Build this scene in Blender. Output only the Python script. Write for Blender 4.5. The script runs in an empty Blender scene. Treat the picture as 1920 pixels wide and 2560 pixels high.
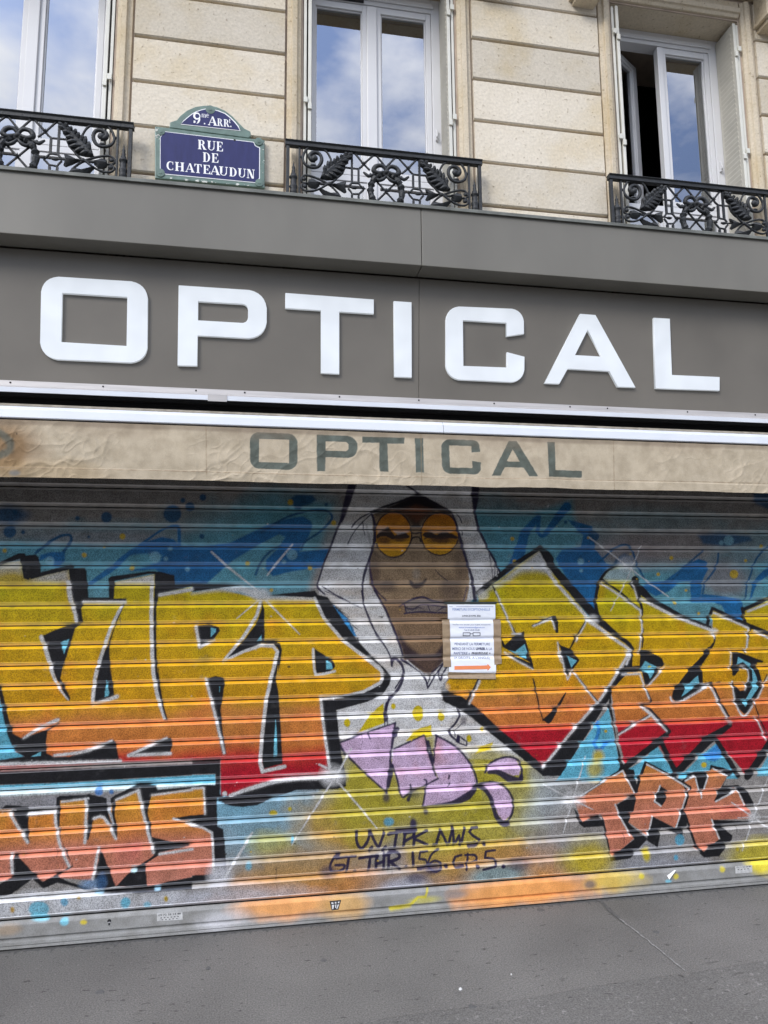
import bpy, math, random
import numpy as np
from mathutils import Vector, Matrix

random.seed(7)
RNG = np.random.RandomState(11)
scene = bpy.context.scene
COL = scene.collection

# ------------------------------------------------------------------ camera
F_PX = 1775.0                       # focal length in pixels of the 1920 x 2560 photograph
CX, CY = 960.0, 1280.0
AX = np.array([0.98431786, 0.01472874, 0.17578798])     # world axes seen from the camera
AY = np.array([-0.17618271, 0.13197305, 0.97547054])
AZ = np.array([-0.00883183, -0.99114387, 0.13249838])
CAM_H, CAM_D = 1.6, 3.8957

cam_data = bpy.data.cameras.new("camera")
cam = bpy.data.objects.new("camera", cam_data)
COL.objects.link(cam)
M = np.stack([AX, AY, AZ])          # rows: camera coords (x right, y down, z forward) -> world
right = M @ np.array([1, 0, 0]); up = M @ np.array([0, -1, 0]); back = M @ np.array([0, 0, -1])
cam.matrix_world = Matrix(((right[0], up[0], back[0], 0.0),
                           (right[1], up[1], back[1], -CAM_D),
                           (right[2], up[2], back[2], CAM_H),
                           (0, 0, 0, 1)))
cam_data.sensor_fit = 'VERTICAL'
cam_data.sensor_height = 36.0
cam_data.lens = 36.0 * F_PX / 2560.0
cam_data.clip_end = 2000
scene.camera = cam

# ------------------------------------------------------------------ light
SUN_EL, SUN_AZ = math.radians(36), math.radians(224)     # azimuth: direction the light comes from
world = bpy.data.worlds.new("World"); scene.world = world; world.use_nodes = True
wn, wl = world.node_tree.nodes, world.node_tree.links
wn.clear()
wout = wn.new('ShaderNodeOutputWorld'); bg = wn.new('ShaderNodeBackground')
sky = wn.new('ShaderNodeTexSky'); sky.sky_type = 'NISHITA'; sky.sun_disc = False
sky.sun_elevation = SUN_EL; sky.sun_rotation = SUN_AZ
tc = wn.new('ShaderNodeTexCoord')
mp = wn.new('ShaderNodeMapping'); mp.inputs['Scale'].default_value = (1.0, 1.0, 1.9)
mp.inputs['Location'].default_value = (0.3, 3.7, 2.5)
cn = wn.new('ShaderNodeTexNoise'); cn.inputs['Scale'].default_value = 3.6
cn.inputs['Detail'].default_value = 6; cn.inputs['Roughness'].default_value = 0.55
cr = wn.new('ShaderNodeValToRGB')
cr.color_ramp.elements[0].position = 0.40; cr.color_ramp.elements[0].color = (0.10, 0.10, 0.10, 1)
cr.color_ramp.elements[1].position = 0.62; cr.color_ramp.elements[1].color = (0.95, 0.95, 0.95, 1)
mx = wn.new('ShaderNodeMixRGB')
mx.inputs['Color2'].default_value = (18.4, 18.0, 17.6, 1)
wl.new(tc.outputs['Generated'], mp.inputs['Vector']); wl.new(mp.outputs[0], cn.inputs['Vector'])
wl.new(cn.outputs['Fac'], cr.inputs['Fac']); wl.new(cr.outputs['Color'], mx.inputs['Fac'])
sx3 = wn.new('ShaderNodeSeparateXYZ'); wl.new(tc.outputs['Generated'], sx3.inputs[0])
el = wn.new('ShaderNodeMapRange'); el.inputs['From Min'].default_value = 0.05; el.inputs['From Max'].default_value = 0.95
el.inputs['To Min'].default_value = 0.10; el.inputs['To Max'].default_value = 1.9
wl.new(sx3.outputs['Z'], el.inputs['Value'])
mz = wn.new('ShaderNodeMixRGB'); mz.blend_type = 'MULTIPLY'; mz.inputs['Fac'].default_value = 1.0     # an overcast sky is brightest overhead
wl.new(mx.outputs[0], mz.inputs['Color1']); wl.new(el.outputs[0], mz.inputs['Color2'])
sb = wn.new('ShaderNodeMixRGB'); sb.blend_type = 'MULTIPLY'; sb.inputs['Fac'].default_value = 1.0; sb.inputs['Color2'].default_value = (1.3, 1.6, 2.1, 1)
wl.new(sky.outputs[0], sb.inputs['Color1']); wl.new(sb.outputs[0], mx.inputs['Color1']); wl.new(mz.outputs[0], bg.inputs['Color'])
bg.inputs['Strength'].default_value = 0.10
wl.new(bg.outputs[0], wout.inputs['Surface'])

sun_d = bpy.data.lights.new("sun", 'SUN'); sun_d.energy = 1.5; sun_d.angle = math.radians(20)
sun_d.color = (1.0, 0.95, 0.88)
sun = bpy.data.objects.new("sun", sun_d); COL.objects.link(sun)
sd = Vector((math.sin(SUN_AZ) * math.cos(SUN_EL), math.cos(SUN_AZ) * math.cos(SUN_EL), math.sin(SUN_EL)))
sun.rotation_euler = (-sd).to_track_quat('-Z', 'Y').to_euler()
sun.location = (0, -4, 9)

scene.view_settings.view_transform = 'Standard'
scene.view_settings.look = 'None'
scene.view_settings.gamma = 1.0
scene.cycles.use_denoising = True
scene.view_settings.exposure = 0.55

# ------------------------------------------------------------------ measuring: a pixel of the photograph -> a point on the plane Y = y
def un(px, py, y=0.0):
    vx, vy = px - CX, py - CY
    d = M @ np.array([vx, vy, F_PX])
    t = (CAM_D + y) / d[1]
    return d[0] * t, CAM_H + d[2] * t

def tile(ox, oy, s):
    return lambda pts: [(ox + s * x, oy + s * y) for x, y in pts]

def pts_on(pts, y):
    return [un(a, b, y) for a, b in pts]

# ------------------------------------------------------------------ helpers
def lin(c):
    c = c / 255.0
    return c / 12.92 if c <= 0.04045 else ((c + 0.055) / 1.055) ** 2.4

def rgb(r, g, b, k=1.0):
    return tuple(min(0.9, lin(v) * k) for v in (r, g, b))

def mat(name, color, rough=0.6, noise=0.0, nscale=8.0, bump=0.0, bscale=60.0, metal=0.0, spec=0.5, detail=5.0, streak=None):
    m = bpy.data.materials.new(name); m.use_nodes = True
    nt = m.node_tree; N, L = nt.nodes, nt.links
    p = N['Principled BSDF']
    p.inputs['Roughness'].default_value = rough; p.inputs['Metallic'].default_value = metal
    p.inputs['Specular IOR Level'].default_value = spec
    t = N.new('ShaderNodeTexCoord')
    if noise > 0:
        n = N.new('ShaderNodeTexNoise'); n.inputs['Scale'].default_value = nscale; n.inputs['Detail'].default_value = detail
        mpn = N.new('ShaderNodeMapping')
        if streak: mpn.inputs['Scale'].default_value = streak
        L.new(t.outputs['Object'], mpn.inputs['Vector']); L.new(mpn.outputs[0], n.inputs['Vector'])
        r = N.new('ShaderNodeValToRGB')
        r.color_ramp.elements[0].position = 0.3; r.color_ramp.elements[1].position = 0.7
        a = [c * (1 - noise) for c in color]; b = [min(1, c * (1 + noise)) for c in color]
        r.color_ramp.elements[0].color = (*a, 1); r.color_ramp.elements[1].color = (*b, 1)
        L.new(n.outputs['Fac'], r.inputs['Fac']); L.new(r.outputs['Color'], p.inputs['Base Color'])
    else:
        p.inputs['Base Color'].default_value = (*color, 1)
    if bump > 0:
        n2 = N.new('ShaderNodeTexNoise'); n2.inputs['Scale'].default_value = bscale; n2.inputs['Detail'].default_value = 6
        L.new(t.outputs['Object'], n2.inputs['Vector'])
        b = N.new('ShaderNodeBump'); b.inputs['Strength'].default_value = bump; b.inputs['Distance'].default_value = 0.01
        L.new(n2.outputs['Fac'], b.inputs['Height']); L.new(b.outputs['Normal'], p.inputs['Normal'])
    return m

def tag(o, label=None, cat=None, group=None, kind=None):
    if label: o['label'] = label
    if cat: o['category'] = cat
    if group: o['group'] = group
    if kind: o['kind'] = kind
    return o

def thing(name, label, cat, loc=(0, 0, 0), group=None):
    o = bpy.data.objects.new(name, None); COL.objects.link(o); o.location = loc
    o.empty_display_size = 0.1
    return tag(o, label, cat, group)

def link_mesh(name, me, material, parent=None, smooth=False):
    o = bpy.data.objects.new(name, me); COL.objects.link(o)
    if material: me.materials.append(material)
    if parent is not None:
        o.parent = parent
        p = Vector((0, 0, 0)); q = parent
        while q is not None:
            p += q.location; q = q.parent
        o.location = -p                      # meshes carry world coordinates
    if smooth:
        me.polygons.foreach_set('use_smooth', [True] * len(me.polygons))
    return o

class MB:
    def __init__(s): s.v = []; s.f = []
    def box(s, x0, x1, y0, y1, z0, z1):
        b = len(s.v)
        s.v += [(x0, y0, z0), (x1, y0, z0), (x1, y1, z0), (x0, y1, z0), (x0, y0, z1), (x1, y0, z1), (x1, y1, z1), (x0, y1, z1)]
        s.f += [[b + i for i in q] for q in ((3, 2, 1, 0), (4, 5, 6, 7), (0, 1, 5, 4), (1, 2, 6, 5), (2, 3, 7, 6), (3, 0, 4, 7))]
        return s
    def hull8(s, p):                         # p: 8 points ordered like box
        b = len(s.v); s.v += [tuple(q) for q in p]
        s.f += [[b + i for i in q] for q in ((3, 2, 1, 0), (4, 5, 6, 7), (0, 1, 5, 4), (1, 2, 6, 5), (2, 3, 7, 6), (3, 0, 4, 7))]
        return s
    def profile_x(s, prof, x0, x1, closed=True):   # prof: (y,z) polygon swept along X
        n = len(prof); b = len(s.v)
        s.v += [(x0, y, z) for y, z in prof] + [(x1, y, z) for y, z in prof]
        for i in range(n if closed else n - 1):
            j = (i + 1) % n
            s.f.append([b + i, b + j, b + n + j, b + n + i])
        if closed:
            s.f.append([b + i for i in range(n)][::-1]); s.f.append([b + n + i for i in range(n)])
        return s
    def profile_z(s, prof, z0, z1):          # prof: (x,y) polygon swept along Z
        n = len(prof); b = len(s.v)
        s.v += [(x, y, z0) for x, y in prof] + [(x, y, z1) for x, y in prof]
        for i in range(n):
            j = (i + 1) % n
            s.f.append([b + i, b + j, b + n + j, b + n + i])
        s.f.append([b + i for i in range(n)][::-1]); s.f.append([b + n + i for i in range(n)])
        return s
    def prism(s, pts, y0, y1):               # pts: (x,z) polygon, extruded between y0 and y1
        n = len(pts); b = len(s.v)
        s.v += [(x, y0, z) for x, z in pts] + [(x, y1, z) for x, z in pts]
        for i in range(n):
            j = (i + 1) % n
            s.f.append([b + i, b + j, b + n + j, b + n + i])
        s.f.append([b + i for i in range(n)][::-1]); s.f.append([b + n + i for i in range(n)])
        return s
    def tube(s, pts, r, seg=8, smoothing=0):
        P = [Vector(p) for p in pts]
        R = [r] * len(P) if isinstance(r, (int, float)) else list(r)
        if smoothing:
            P, R = catmull(P, R, smoothing)
        b = len(s.v); n = len(P)
        for i, p in enumerate(P):
            t = (P[min(n - 1, i + 1)] - P[max(0, i - 1)]).normalized()
            a = Vector((0, 1, 0)); u = a.cross(t)
            if u.length < 1e-4: u = Vector((1, 0, 0))
            u.normalize(); w = t.cross(u)
            for k in range(seg):
                an = 2 * math.pi * k / seg
                q = p + (u * math.cos(an) + w * math.sin(an)) * R[i]
                s.v.append(tuple(q))
        for i in range(n - 1):
            for k in range(seg):
                k2 = (k + 1) % seg
                s.f.append([b + i * seg + k, b + i * seg + k2, b + (i + 1) * seg + k2, b + (i + 1) * seg + k])
        s.f.append([b + k for k in range(seg)][::-1]); s.f.append([b + (n - 1) * seg + k for k in range(seg)])
        return s
    def lathe(s, prof, cx, cy, seg=12):      # prof: (r,z)
        b = len(s.v); n = len(prof)
        for r, z in prof:
            for k in range(seg):
                an = 2 * math.pi * k / seg
                s.v.append((cx + r * math.cos(an), cy + r * math.sin(an), z))
        for i in range(n - 1):
            for k in range(seg):
                k2 = (k + 1) % seg
                s.f.append([b + i * seg + k, b + i * seg + k2, b + (i + 1) * seg + k2, b + (i + 1) * seg + k])
        s.f.append([b + k for k in range(seg)][::-1]); s.f.append([b + (n - 1) * seg + k for k in range(seg)])
        return s
    def blob(s, c, rx, ry, rz, seg=10, rings=6):
        b = len(s.v)
        for i in range(rings + 1):
            th = math.pi * i / rings
            for k in range(seg):
                an = 2 * math.pi * k / seg
                s.v.append((c[0] + rx * math.sin(th) * math.cos(an), c[1] + ry * math.sin(th) * math.sin(an), c[2] + rz * math.cos(th)))
        for i in range(rings):
            for k in range(seg):
                k2 = (k + 1) % seg
                s.f.append([b + i * seg + k, b + (i + 1) * seg + k, b + (i + 1) * seg + k2, b + i * seg + k2])
        return s
    def build(s, name, material, parent=None, smooth=False, bevel=0.0, bseg=2):
        me = bpy.data.meshes.new(name); me.from_pydata(s.v, [], s.f); me.update()
        o = link_mesh(name, me, material, parent, smooth)
        if bevel > 0:
            md = o.modifiers.new('Bevel', 'BEVEL'); md.width = bevel; md.segments = bseg; md.limit_method = 'ANGLE'
            md.harden_normals = False
        return o

def catmull(P, R, k):
    oP, oR = [], []
    n = len(P)
    for i in range(n - 1):
        p0, p1, p2, p3 = P[max(0, i - 1)], P[i], P[i + 1], P[min(n - 1, i + 2)]
        for j in range(k):
            t = j / k
            oP.append(0.5 * ((2 * p1) + (p2 - p0) * t + (2 * p0 - 5 * p1 + 4 * p2 - p3) * t * t + (3 * p1 - p0 - 3 * p2 + p3) * t ** 3))
            oR.append(R[i] * (1 - t) + R[i + 1] * t)
    oP.append(P[-1]); oR.append(R[-1])
    return oP, oR

def smooth_line(pts, k=6, closed=False):
    P = [np.array(p, float) for p in pts]
    if closed: P = [P[-1]] + P + [P[0], P[1]]
    out = []
    n = len(P)
    rng = range(1, n - 2) if closed else range(n - 1)
    for i in rng:
        p0, p1, p2, p3 = P[max(0, i - 1)], P[i], P[i + 1], P[min(n - 1, i + 2)]
        for j in range(k):
            t = j / k
            out.append(0.5 * ((2 * p1) + (p2 - p0) * t + (2 * p0 - 5 * p1 + 4 * p2 - p3) * t * t + (3 * p1 - p0 - 3 * p2 + p3) * t ** 3))
    if not closed: out.append(P[-1])
    return [tuple(q) for q in out]

def round_poly(pts, rad):
    """round the corners of a closed polygon; rad: one radius or one per vertex"""
    n = len(pts); R = [rad] * n if isinstance(rad, (int, float)) else rad
    out = []
    for i in range(n):
        p = np.array(pts[i], float); a = np.array(pts[i - 1], float); c = np.array(pts[(i + 1) % n], float)
        if R[i] <= 0: out.append(tuple(p)); continue
        d1 = a - p; d2 = c - p; l1 = np.linalg.norm(d1); l2 = np.linalg.norm(d2)
        r = min(R[i], l1 * 0.5, l2 * 0.5); q1 = p + d1 / l1 * r; q2 = p + d2 / l2 * r
        for k in range(7):
            t = k / 6
            out.append(tuple((1 - t) ** 2 * q1 + 2 * t * (1 - t) * (p * 0.75 + (q1 + q2) * 0.125) + t * t * q2))
    return out

def fill_mesh(name, loops, thick, bevel, surf):
    """flat letters with holes: 2D curve loops (x,z), extruded; surf(z) gives the Y of the plate they sit on"""
    cu = bpy.data.curves.new(name, 'CURVE'); cu.dimensions = '2D'; cu.fill_mode = 'BOTH'
    cu.extrude = thick / 2; cu.bevel_depth = bevel; cu.bevel_resolution = 1
    for lp in loops:
        sp = cu.splines.new('POLY'); sp.points.add(len(lp) - 1); sp.use_cyclic_u = True
        for i, (x, z) in enumerate(lp): sp.points[i].co = (x, z, 0, 1)
    o = bpy.data.objects.new(name, cu); COL.objects.link(o)
    dg = bpy.context.evaluated_depsgraph_get(); dg.update()
    me = bpy.data.meshes.new_from_object(o.evaluated_get(dg))
    bpy.data.objects.remove(o); bpy.data.curves.remove(cu)
    n = len(me.vertices); co = np.empty(n * 3); me.vertices.foreach_get('co', co); co = co.reshape(-1, 3)
    new = np.empty_like(co)
    new[:, 0] = co[:, 0]; new[:, 2] = co[:, 1]
    new[:, 1] = np.array([surf(z) for z in co[:, 1]]) - (co[:, 2] + thick / 2)
    me.vertices.foreach_set('co', new.ravel()); me.update()
    me.name = name
    return me

# ------------------------------------------------------------------ value noise in numpy
def vnoise(x, z, scale, seed):
    """smooth noise in [-1,1] at arrays x,z (same shape)"""
    r = np.random.RandomState(seed); G = r.rand(256, 256) * 2 - 1
    a = x * scale + 100.3; b = z * scale + 57.7
    i = np.floor(a).astype(int); j = np.floor(b).astype(int)
    u = a - i; v = b - j; u = u * u * (3 - 2 * u); v = v * v * (3 - 2 * v)
    g = lambda p, q: G[p % 256, q % 256]
    return (g(i, j) * (1 - u) + g(i + 1, j) * u) * (1 - v) + (g(i, j + 1) * (1 - u) + g(i + 1, j + 1) * u) * v

def fbm(x, z, scale, seed, octv=4):
    s = 0; a = 1.0; t = 0
    for o in range(octv):
        s = s + a * vnoise(x, z, scale * 2 ** o, seed + o); t += a; a *= 0.55
    return s / t

# ------------------------------------------------------------------ spray painter on a grid of surface points
class Paint:
    def __init__(s, xs, zs, plane_y, base):
        s.x, s.z, s.py = np.asarray(xs), np.asarray(zs), plane_y
        s.X, s.Z = np.meshgrid(s.x, s.z)
        s.c = np.empty(s.X.shape + (3,)); s.c[:] = base
        s.wob = fbm(s.X, s.Z, 60, 3, 2) * 0.0016
        s.grain = RNG.rand(*s.X.shape) - 0.5
    def _win(s, P, pad):
        x0, x1 = P[:, 0].min() - pad, P[:, 0].max() + pad
        z0, z1 = P[:, 1].min() - pad, P[:, 1].max() + pad
        i0, i1 = np.searchsorted(s.x, [x0, x1]); j0, j1 = np.searchsorted(s.z, [z0, z1])
        return slice(j0, j1), slice(i0, i1)
    def _put(s, w, cov, color):
        if callable(color): color = color(s.X[w], s.Z[w])
        col = np.asarray(color, float)
        s.c[w] = s.c[w] * (1 - cov[..., None]) + col * cov[..., None]
    def to(s, pts): return np.array([un(a, b, s.py) for a, b in pts])
    def poly(s, pts, color, soft=0.005, alpha=1.0, wob=1.0):
        P = s.to(pts); w = s._win(P, soft * 2 + 0.004)
        X, Z = s.X[w], s.Z[w]
        if X.size == 0: return
        d2 = np.full(X.shape, 1e9); ins = np.zeros(X.shape, bool)
        n = len(P)
        for i in range(n):
            ax, az = P[i]; bx, bz = P[(i + 1) % n]
            dx, dz = bx - ax, bz - az; L = dx * dx + dz * dz + 1e-12
            t = np.clip(((X - ax) * dx + (Z - az) * dz) / L, 0, 1)
            d2 = np.minimum(d2, (X - ax - t * dx) ** 2 + (Z - az - t * dz) ** 2)
            if abs(dz) > 1e-12:
                cross = ((az > Z) != (bz > Z)) & (X < (bx - ax) * (Z - az) / dz + ax)
                ins ^= cross
        d = np.sqrt(d2); d[ins] *= -1
        d = d + s.wob[w] * wob
        cov = np.clip(0.5 - d / soft, 0, 1); cov = cov * cov * (3 - 2 * cov)
        if soft > 0.02: cov = np.clip(cov + s.grain[w] * 0.35 * cov * (1 - cov) * 2, 0, 1)
        s._put(w, cov * alpha, color)
    def line(s, pts, width, color, soft=0.004, alpha=1.0, smooth=0, wob=1.0):
        """width in photograph pixels, one number or one per point"""
        wpx = [width] * len(pts) if isinstance(width, (int, float)) else list(width)
        if smooth:
            q = smooth_line([(a, b, c) for (a, b), c in zip(pts, wpx)], smooth)
            pts = [(a, b) for a, b, c in q]; wpx = [max(0.5, c) for a, b, c in q]
        P = s.to(pts); W = np.array(wpx) * 0.00205 / 2
        w = s._win(P, W.max() + soft * 2 + 0.003)
        X, Z = s.X[w], s.Z[w]
        if X.size == 0: return
        d = np.full(X.shape, 1e9)
        for i in range(len(P) - 1):
            ax, az = P[i]; bx, bz = P[i + 1]
            dx, dz = bx - ax, bz - az; L = dx * dx + dz * dz + 1e-12
            t = np.clip(((X - ax) * dx + (Z - az) * dz) / L, 0, 1)
            dd = np.sqrt((X - ax - t * dx) ** 2 + (Z - az - t * dz) ** 2) - (W[i] * (1 - t) + W[i + 1] * t)
            d = np.minimum(d, dd)
        d = d + s.wob[w] * wob
        cov = np.clip(0.5 - d / soft, 0, 1); cov = cov * cov * (3 - 2 * cov)
        if soft > 0.008: cov = np.clip(cov + s.grain[w] * cov * (1 - cov) * 2.5, 0, 1)
        s._put(w, cov * alpha, color)
    def dot(s, c, rx, color, ry=None, soft=0.006, alpha=1.0):
        ry = ry or rx; s.poly([(c[0] + rx * math.cos(a), c[1] + ry * math.sin(a)) for a in np.linspace(0, 2 * math.pi, 17)[:-1]], color, soft, alpha)
    def mist(s, c, rx, ry, color, alpha=0.8, power=1.0):
        C = s.to([c])[0]; rx *= 0.00205; ry *= 0.00205
        w = s._win(np.array([[C[0] - rx, C[1] - ry], [C[0] + rx, C[1] + ry]]), 0.0)
        X, Z = s.X[w], s.Z[w]
        if X.size == 0: return
        r = np.sqrt(((X - C[0]) / rx) ** 2 + ((Z - C[1]) / ry) ** 2)
        r = r + fbm(X, Z, 9, 21, 3) * 0.3 * np.clip(r, 0, 1)
        cov = np.clip(1 - r, 0, 1); cov = np.clip(cov * 1.7, 0, 1) ** power
        cov = np.clip(cov + s.grain[w] * 0.5 * cov * (1 - cov), 0, 1)
        s._put(w, cov * alpha, color)

def grid_mesh(name, X, Y, Z, colors, material, parent=None, smooth=True, alpha=None):
    """one sheet of quads with a per-point colour; arrays are rows x columns"""
    nr, nc = X.shape
    me = bpy.data.meshes.new(name)
    co = np.stack([X, Y, Z], -1).reshape(-1, 3).astype(np.float32)
    idx = np.arange(nr * nc).reshape(nr, nc)
    q = np.stack([idx[:-1, :-1], idx[:-1, 1:], idx[1:, 1:], idx[1:, :-1]], -1).reshape(-1, 4)
    me.vertices.add(len(co)); me.vertices.foreach_set('co', co.ravel())
    me.loops.add(q.size); me.loops.foreach_set('vertex_index', q.ravel().astype(np.int32))
    me.polygons.add(len(q)); me.polygons.foreach_set('loop_start', np.arange(0, q.size, 4, dtype=np.int32))
    me.polygons.foreach_set('use_smooth', np.full(len(q), smooth))
    me.update(); me.validate()
    if colors is not None:
        at = me.color_attributes.new('paint', 'FLOAT_COLOR', 'POINT')
        a = np.ones((nr * nc, 4), np.float32); a[:, :3] = colors.reshape(-1, 3)
        if alpha is not None: a[:, 3] = alpha.ravel()
        at.data.foreach_set('color', a.ravel())
    return link_mesh(name, me, material, parent)

# ------------------------------------------------------------------ materials
def stone_mat(name, base, spot=True):
    m = bpy.data.materials.new(name); m.use_nodes = True
    N, L = m.node_tree.nodes, m.node_tree.links; p = N['Principled BSDF']
    p.inputs['Roughness'].default_value = 0.85; p.inputs['Specular IOR Level'].default_value = 0.2
    t = N.new('ShaderNodeTexCoord')
    n1 = N.new('ShaderNodeTexNoise'); n1.inputs['Scale'].default_value = 2.3; n1.inputs['Detail'].default_value = 8; n1.inputs['Roughness'].default_value = 0.62
    L.new(t.outputs['Object'], n1.inputs['Vector'])
    r1 = N.new('ShaderNodeValToRGB'); e = r1.color_ramp.elements
    e[0].position = 0.33; e[0].color = (base[0] * 0.92, base[1] * 0.87, base[2] * 0.76, 1)
    e[1].position = 0.68; e[1].color = (base[0] * 1.06, base[1] * 1.07, base[2] * 1.10, 1)
    mid = e.new(0.5); mid.color = (*base, 1)
    L.new(n1.outputs['Fac'], r1.inputs['Fac'])
    # small dark pits and grime
    n2 = N.new('ShaderNodeTexNoise'); n2.inputs['Scale'].default_value = 46; n2.inputs['Detail'].default_value = 3
    L.new(t.outputs['Object'], n2.inputs['Vector'])
    r2 = N.new('ShaderNodeValToRGB'); r2.color_ramp.elements[0].position = 0.64; r2.color_ramp.elements[1].position = 0.72
    r2.color_ramp.elements[0].color = (1, 1, 1, 1); r2.color_ramp.elements[1].color = (0.42, 0.37, 0.32, 1)
    L.new(n2.outputs['Fac'], r2.inputs['Fac'])
    mm = N.new('ShaderNodeMixRGB'); mm.blend_type = 'MULTIPLY'; mm.inputs['Fac'].default_value = 0.6 if spot else 0.4
    L.new(r1.outputs['Color'], mm.inputs['Color1']); L.new(r2.outputs['Color'], mm.inputs['Color2'])
    n3 = N.new('ShaderNodeTexNoise'); n3.inputs['Scale'].default_value = 70; n3.inputs['Detail'].default_value = 7
    L.new(t.outputs['Object'], n3.inputs['Vector'])
    r3 = N.new('ShaderNodeValToRGB'); r3.color_ramp.elements[0].position = 0.3; r3.color_ramp.elements[1].position = 0.75
    r3.color_ramp.elements[0].color = (0.84, 0.84, 0.83, 1); r3.color_ramp.elements[1].color = (1.08, 1.08, 1.08, 1)
    L.new(n3.outputs['Fac'], r3.inputs['Fac'])
    m3 = N.new('ShaderNodeMixRGB'); m3.blend_type = 'MULTIPLY'; m3.inputs['Fac'].default_value = 0.8
    L.new(mm.outputs['Color'], m3.inputs['Color1']); L.new(r3.outputs['Color'], m3.inputs['Color2'])
    L.new(m3.outputs['Color'], p.inputs['Base Color'])
    b = N.new('ShaderNodeBump'); b.inputs['Strength'].default_value = 0.5; b.inputs['Distance'].default_value = 0.006
    ad = N.new('ShaderNodeMath'); ad.operation = 'ADD'
    L.new(n2.outputs['Fac'], ad.inputs[0]); L.new(n1.outputs['Fac'], ad.inputs[1])
    L.new(ad.outputs[0], b.inputs['Height']); L.new(b.outputs['Normal'], p.inputs['Normal'])
    return m

def paint_mat(name, rough_a=0.35, rough_b=0.6, grain=True, gscale=330.0, spec=0.5, bump=0.0, fd=(0.5, 1.0), coat=0.0):
    """colour from the sheet's own paint; alpha 0 = smooth folded metal, alpha 1 = fine perforated face"""
    m = bpy.data.materials.new(name); m.use_nodes = True
    N, L = m.node_tree.nodes, m.node_tree.links; p = N['Principled BSDF']
    p.inputs['Specular IOR Level'].default_value = spec
    a = N.new('ShaderNodeVertexColor'); a.layer_name = 'paint'
    out = a.outputs['Color']
    t = N.new('ShaderNodeTexCoord')
    if grain:
        n = N.new('ShaderNodeTexNoise'); n.inputs['Scale'].default_value = gscale; n.inputs['Detail'].default_value = 2
        L.new(t.outputs['Object'], n.inputs['Vector'])
        r = N.new('ShaderNodeValToRGB'); r.color_ramp.elements[0].position = 0.32; r.color_ramp.elements[1].position = 0.62
        r.color_ramp.elements[0].color = (fd[0], fd[0], fd[0], 1); r.color_ramp.elements[1].color = (fd[1], fd[1], fd[1], 1)
        L.new(n.outputs['Fac'], r.inputs['Fac'])
        mm = N.new('ShaderNodeMixRGB'); mm.blend_type = 'MULTIPLY'
        L.new(a.outputs['Alpha'], mm.inputs['Fac']); L.new(out, mm.inputs['Color1']); L.new(r.outputs['Color'], mm.inputs['Color2'])
        n4 = N.new('ShaderNodeTexNoise'); n4.inputs['Scale'].default_value = 14; n4.inputs['Detail'].default_value = 6
        L.new(t.outputs['Object'], n4.inputs['Vector'])
        r4 = N.new('ShaderNodeValToRGB'); r4.color_ramp.elements[0].position = 0.34; r4.color_ramp.elements[1].position = 0.6
        r4.color_ramp.elements[0].color = (0.80, 0.79, 0.77, 1); r4.color_ramp.elements[1].color = (1, 1, 1, 1)
        L.new(n4.outputs['Fac'], r4.inputs['Fac'])
        m4 = N.new('ShaderNodeMixRGB'); m4.blend_type = 'MULTIPLY'; m4.inputs['Fac'].default_value = 1
        L.new(mm.outputs['Color'], m4.inputs['Color1']); L.new(r4.outputs['Color'], m4.inputs['Color2'])
        out = m4.outputs['Color']
        if bump > 0:
            b = N.new('ShaderNodeBump'); b.inputs['Strength'].default_value = bump; b.inputs['Distance'].default_value = 0.002
            L.new(n.outputs['Fac'], b.inputs['Height']); L.new(b.outputs['Normal'], p.inputs['Normal'])
    L.new(out, p.inputs['Base Color'])
    if coat > 0:
        cm = N.new('ShaderNodeMapRange'); cm.inputs['To Min'].default_value = coat; cm.inputs['To Max'].default_value = 0.0
        L.new(a.outputs['Alpha'], cm.inputs['Value']); L.new(cm.outputs[0], p.inputs['Coat Weight'])
        p.inputs['Coat Roughness'].default_value = 0.25; p.inputs['Coat IOR'].default_value = 2.1
    ms = N.new('ShaderNodeMapRange'); ms.inputs['To Min'].default_value = spec; ms.inputs['To Max'].default_value = spec * 0.3
    L.new(a.outputs['Alpha'], ms.inputs['Value']); L.new(ms.outputs[0], p.inputs['Specular IOR Level'])
    mr = N.new('ShaderNodeMapRange'); mr.inputs['To Min'].default_value = rough_a; mr.inputs['To Max'].default_value = rough_b
    L.new(a.outputs['Alpha'], mr.inputs['Value']); L.new(mr.outputs[0], p.inputs['Roughness'])
    return m

def glass_mat():
    m = bpy.data.materials.new('window_glass'); m.use_nodes = True
    N, L = m.node_tree.nodes, m.node_tree.links
    for n in list(N): N.remove(n)
    o = N.new('ShaderNodeOutputMaterial'); mix = N.new('ShaderNodeMixShader')
    tr = N.new('ShaderNodeBsdfTransparent'); tr.inputs['Color'].default_value = (0.45, 0.5, 0.5, 1)
    gl = N.new('ShaderNodeBsdfGlossy'); gl.inputs['Roughness'].default_value = 0.004; gl.inputs['Color'].default_value = (0.92, 0.95, 1.0, 1)
    fr = N.new('ShaderNodeFresnel'); fr.inputs['IOR'].default_value = 3.3
    L.new(fr.outputs[0], mix.inputs['Fac']); L.new(tr.outputs[0], mix.inputs[1]); L.new(gl.outputs[0], mix.inputs[2])
    L.new(mix.outputs[0], o.inputs['Surface'])
    return m

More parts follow.
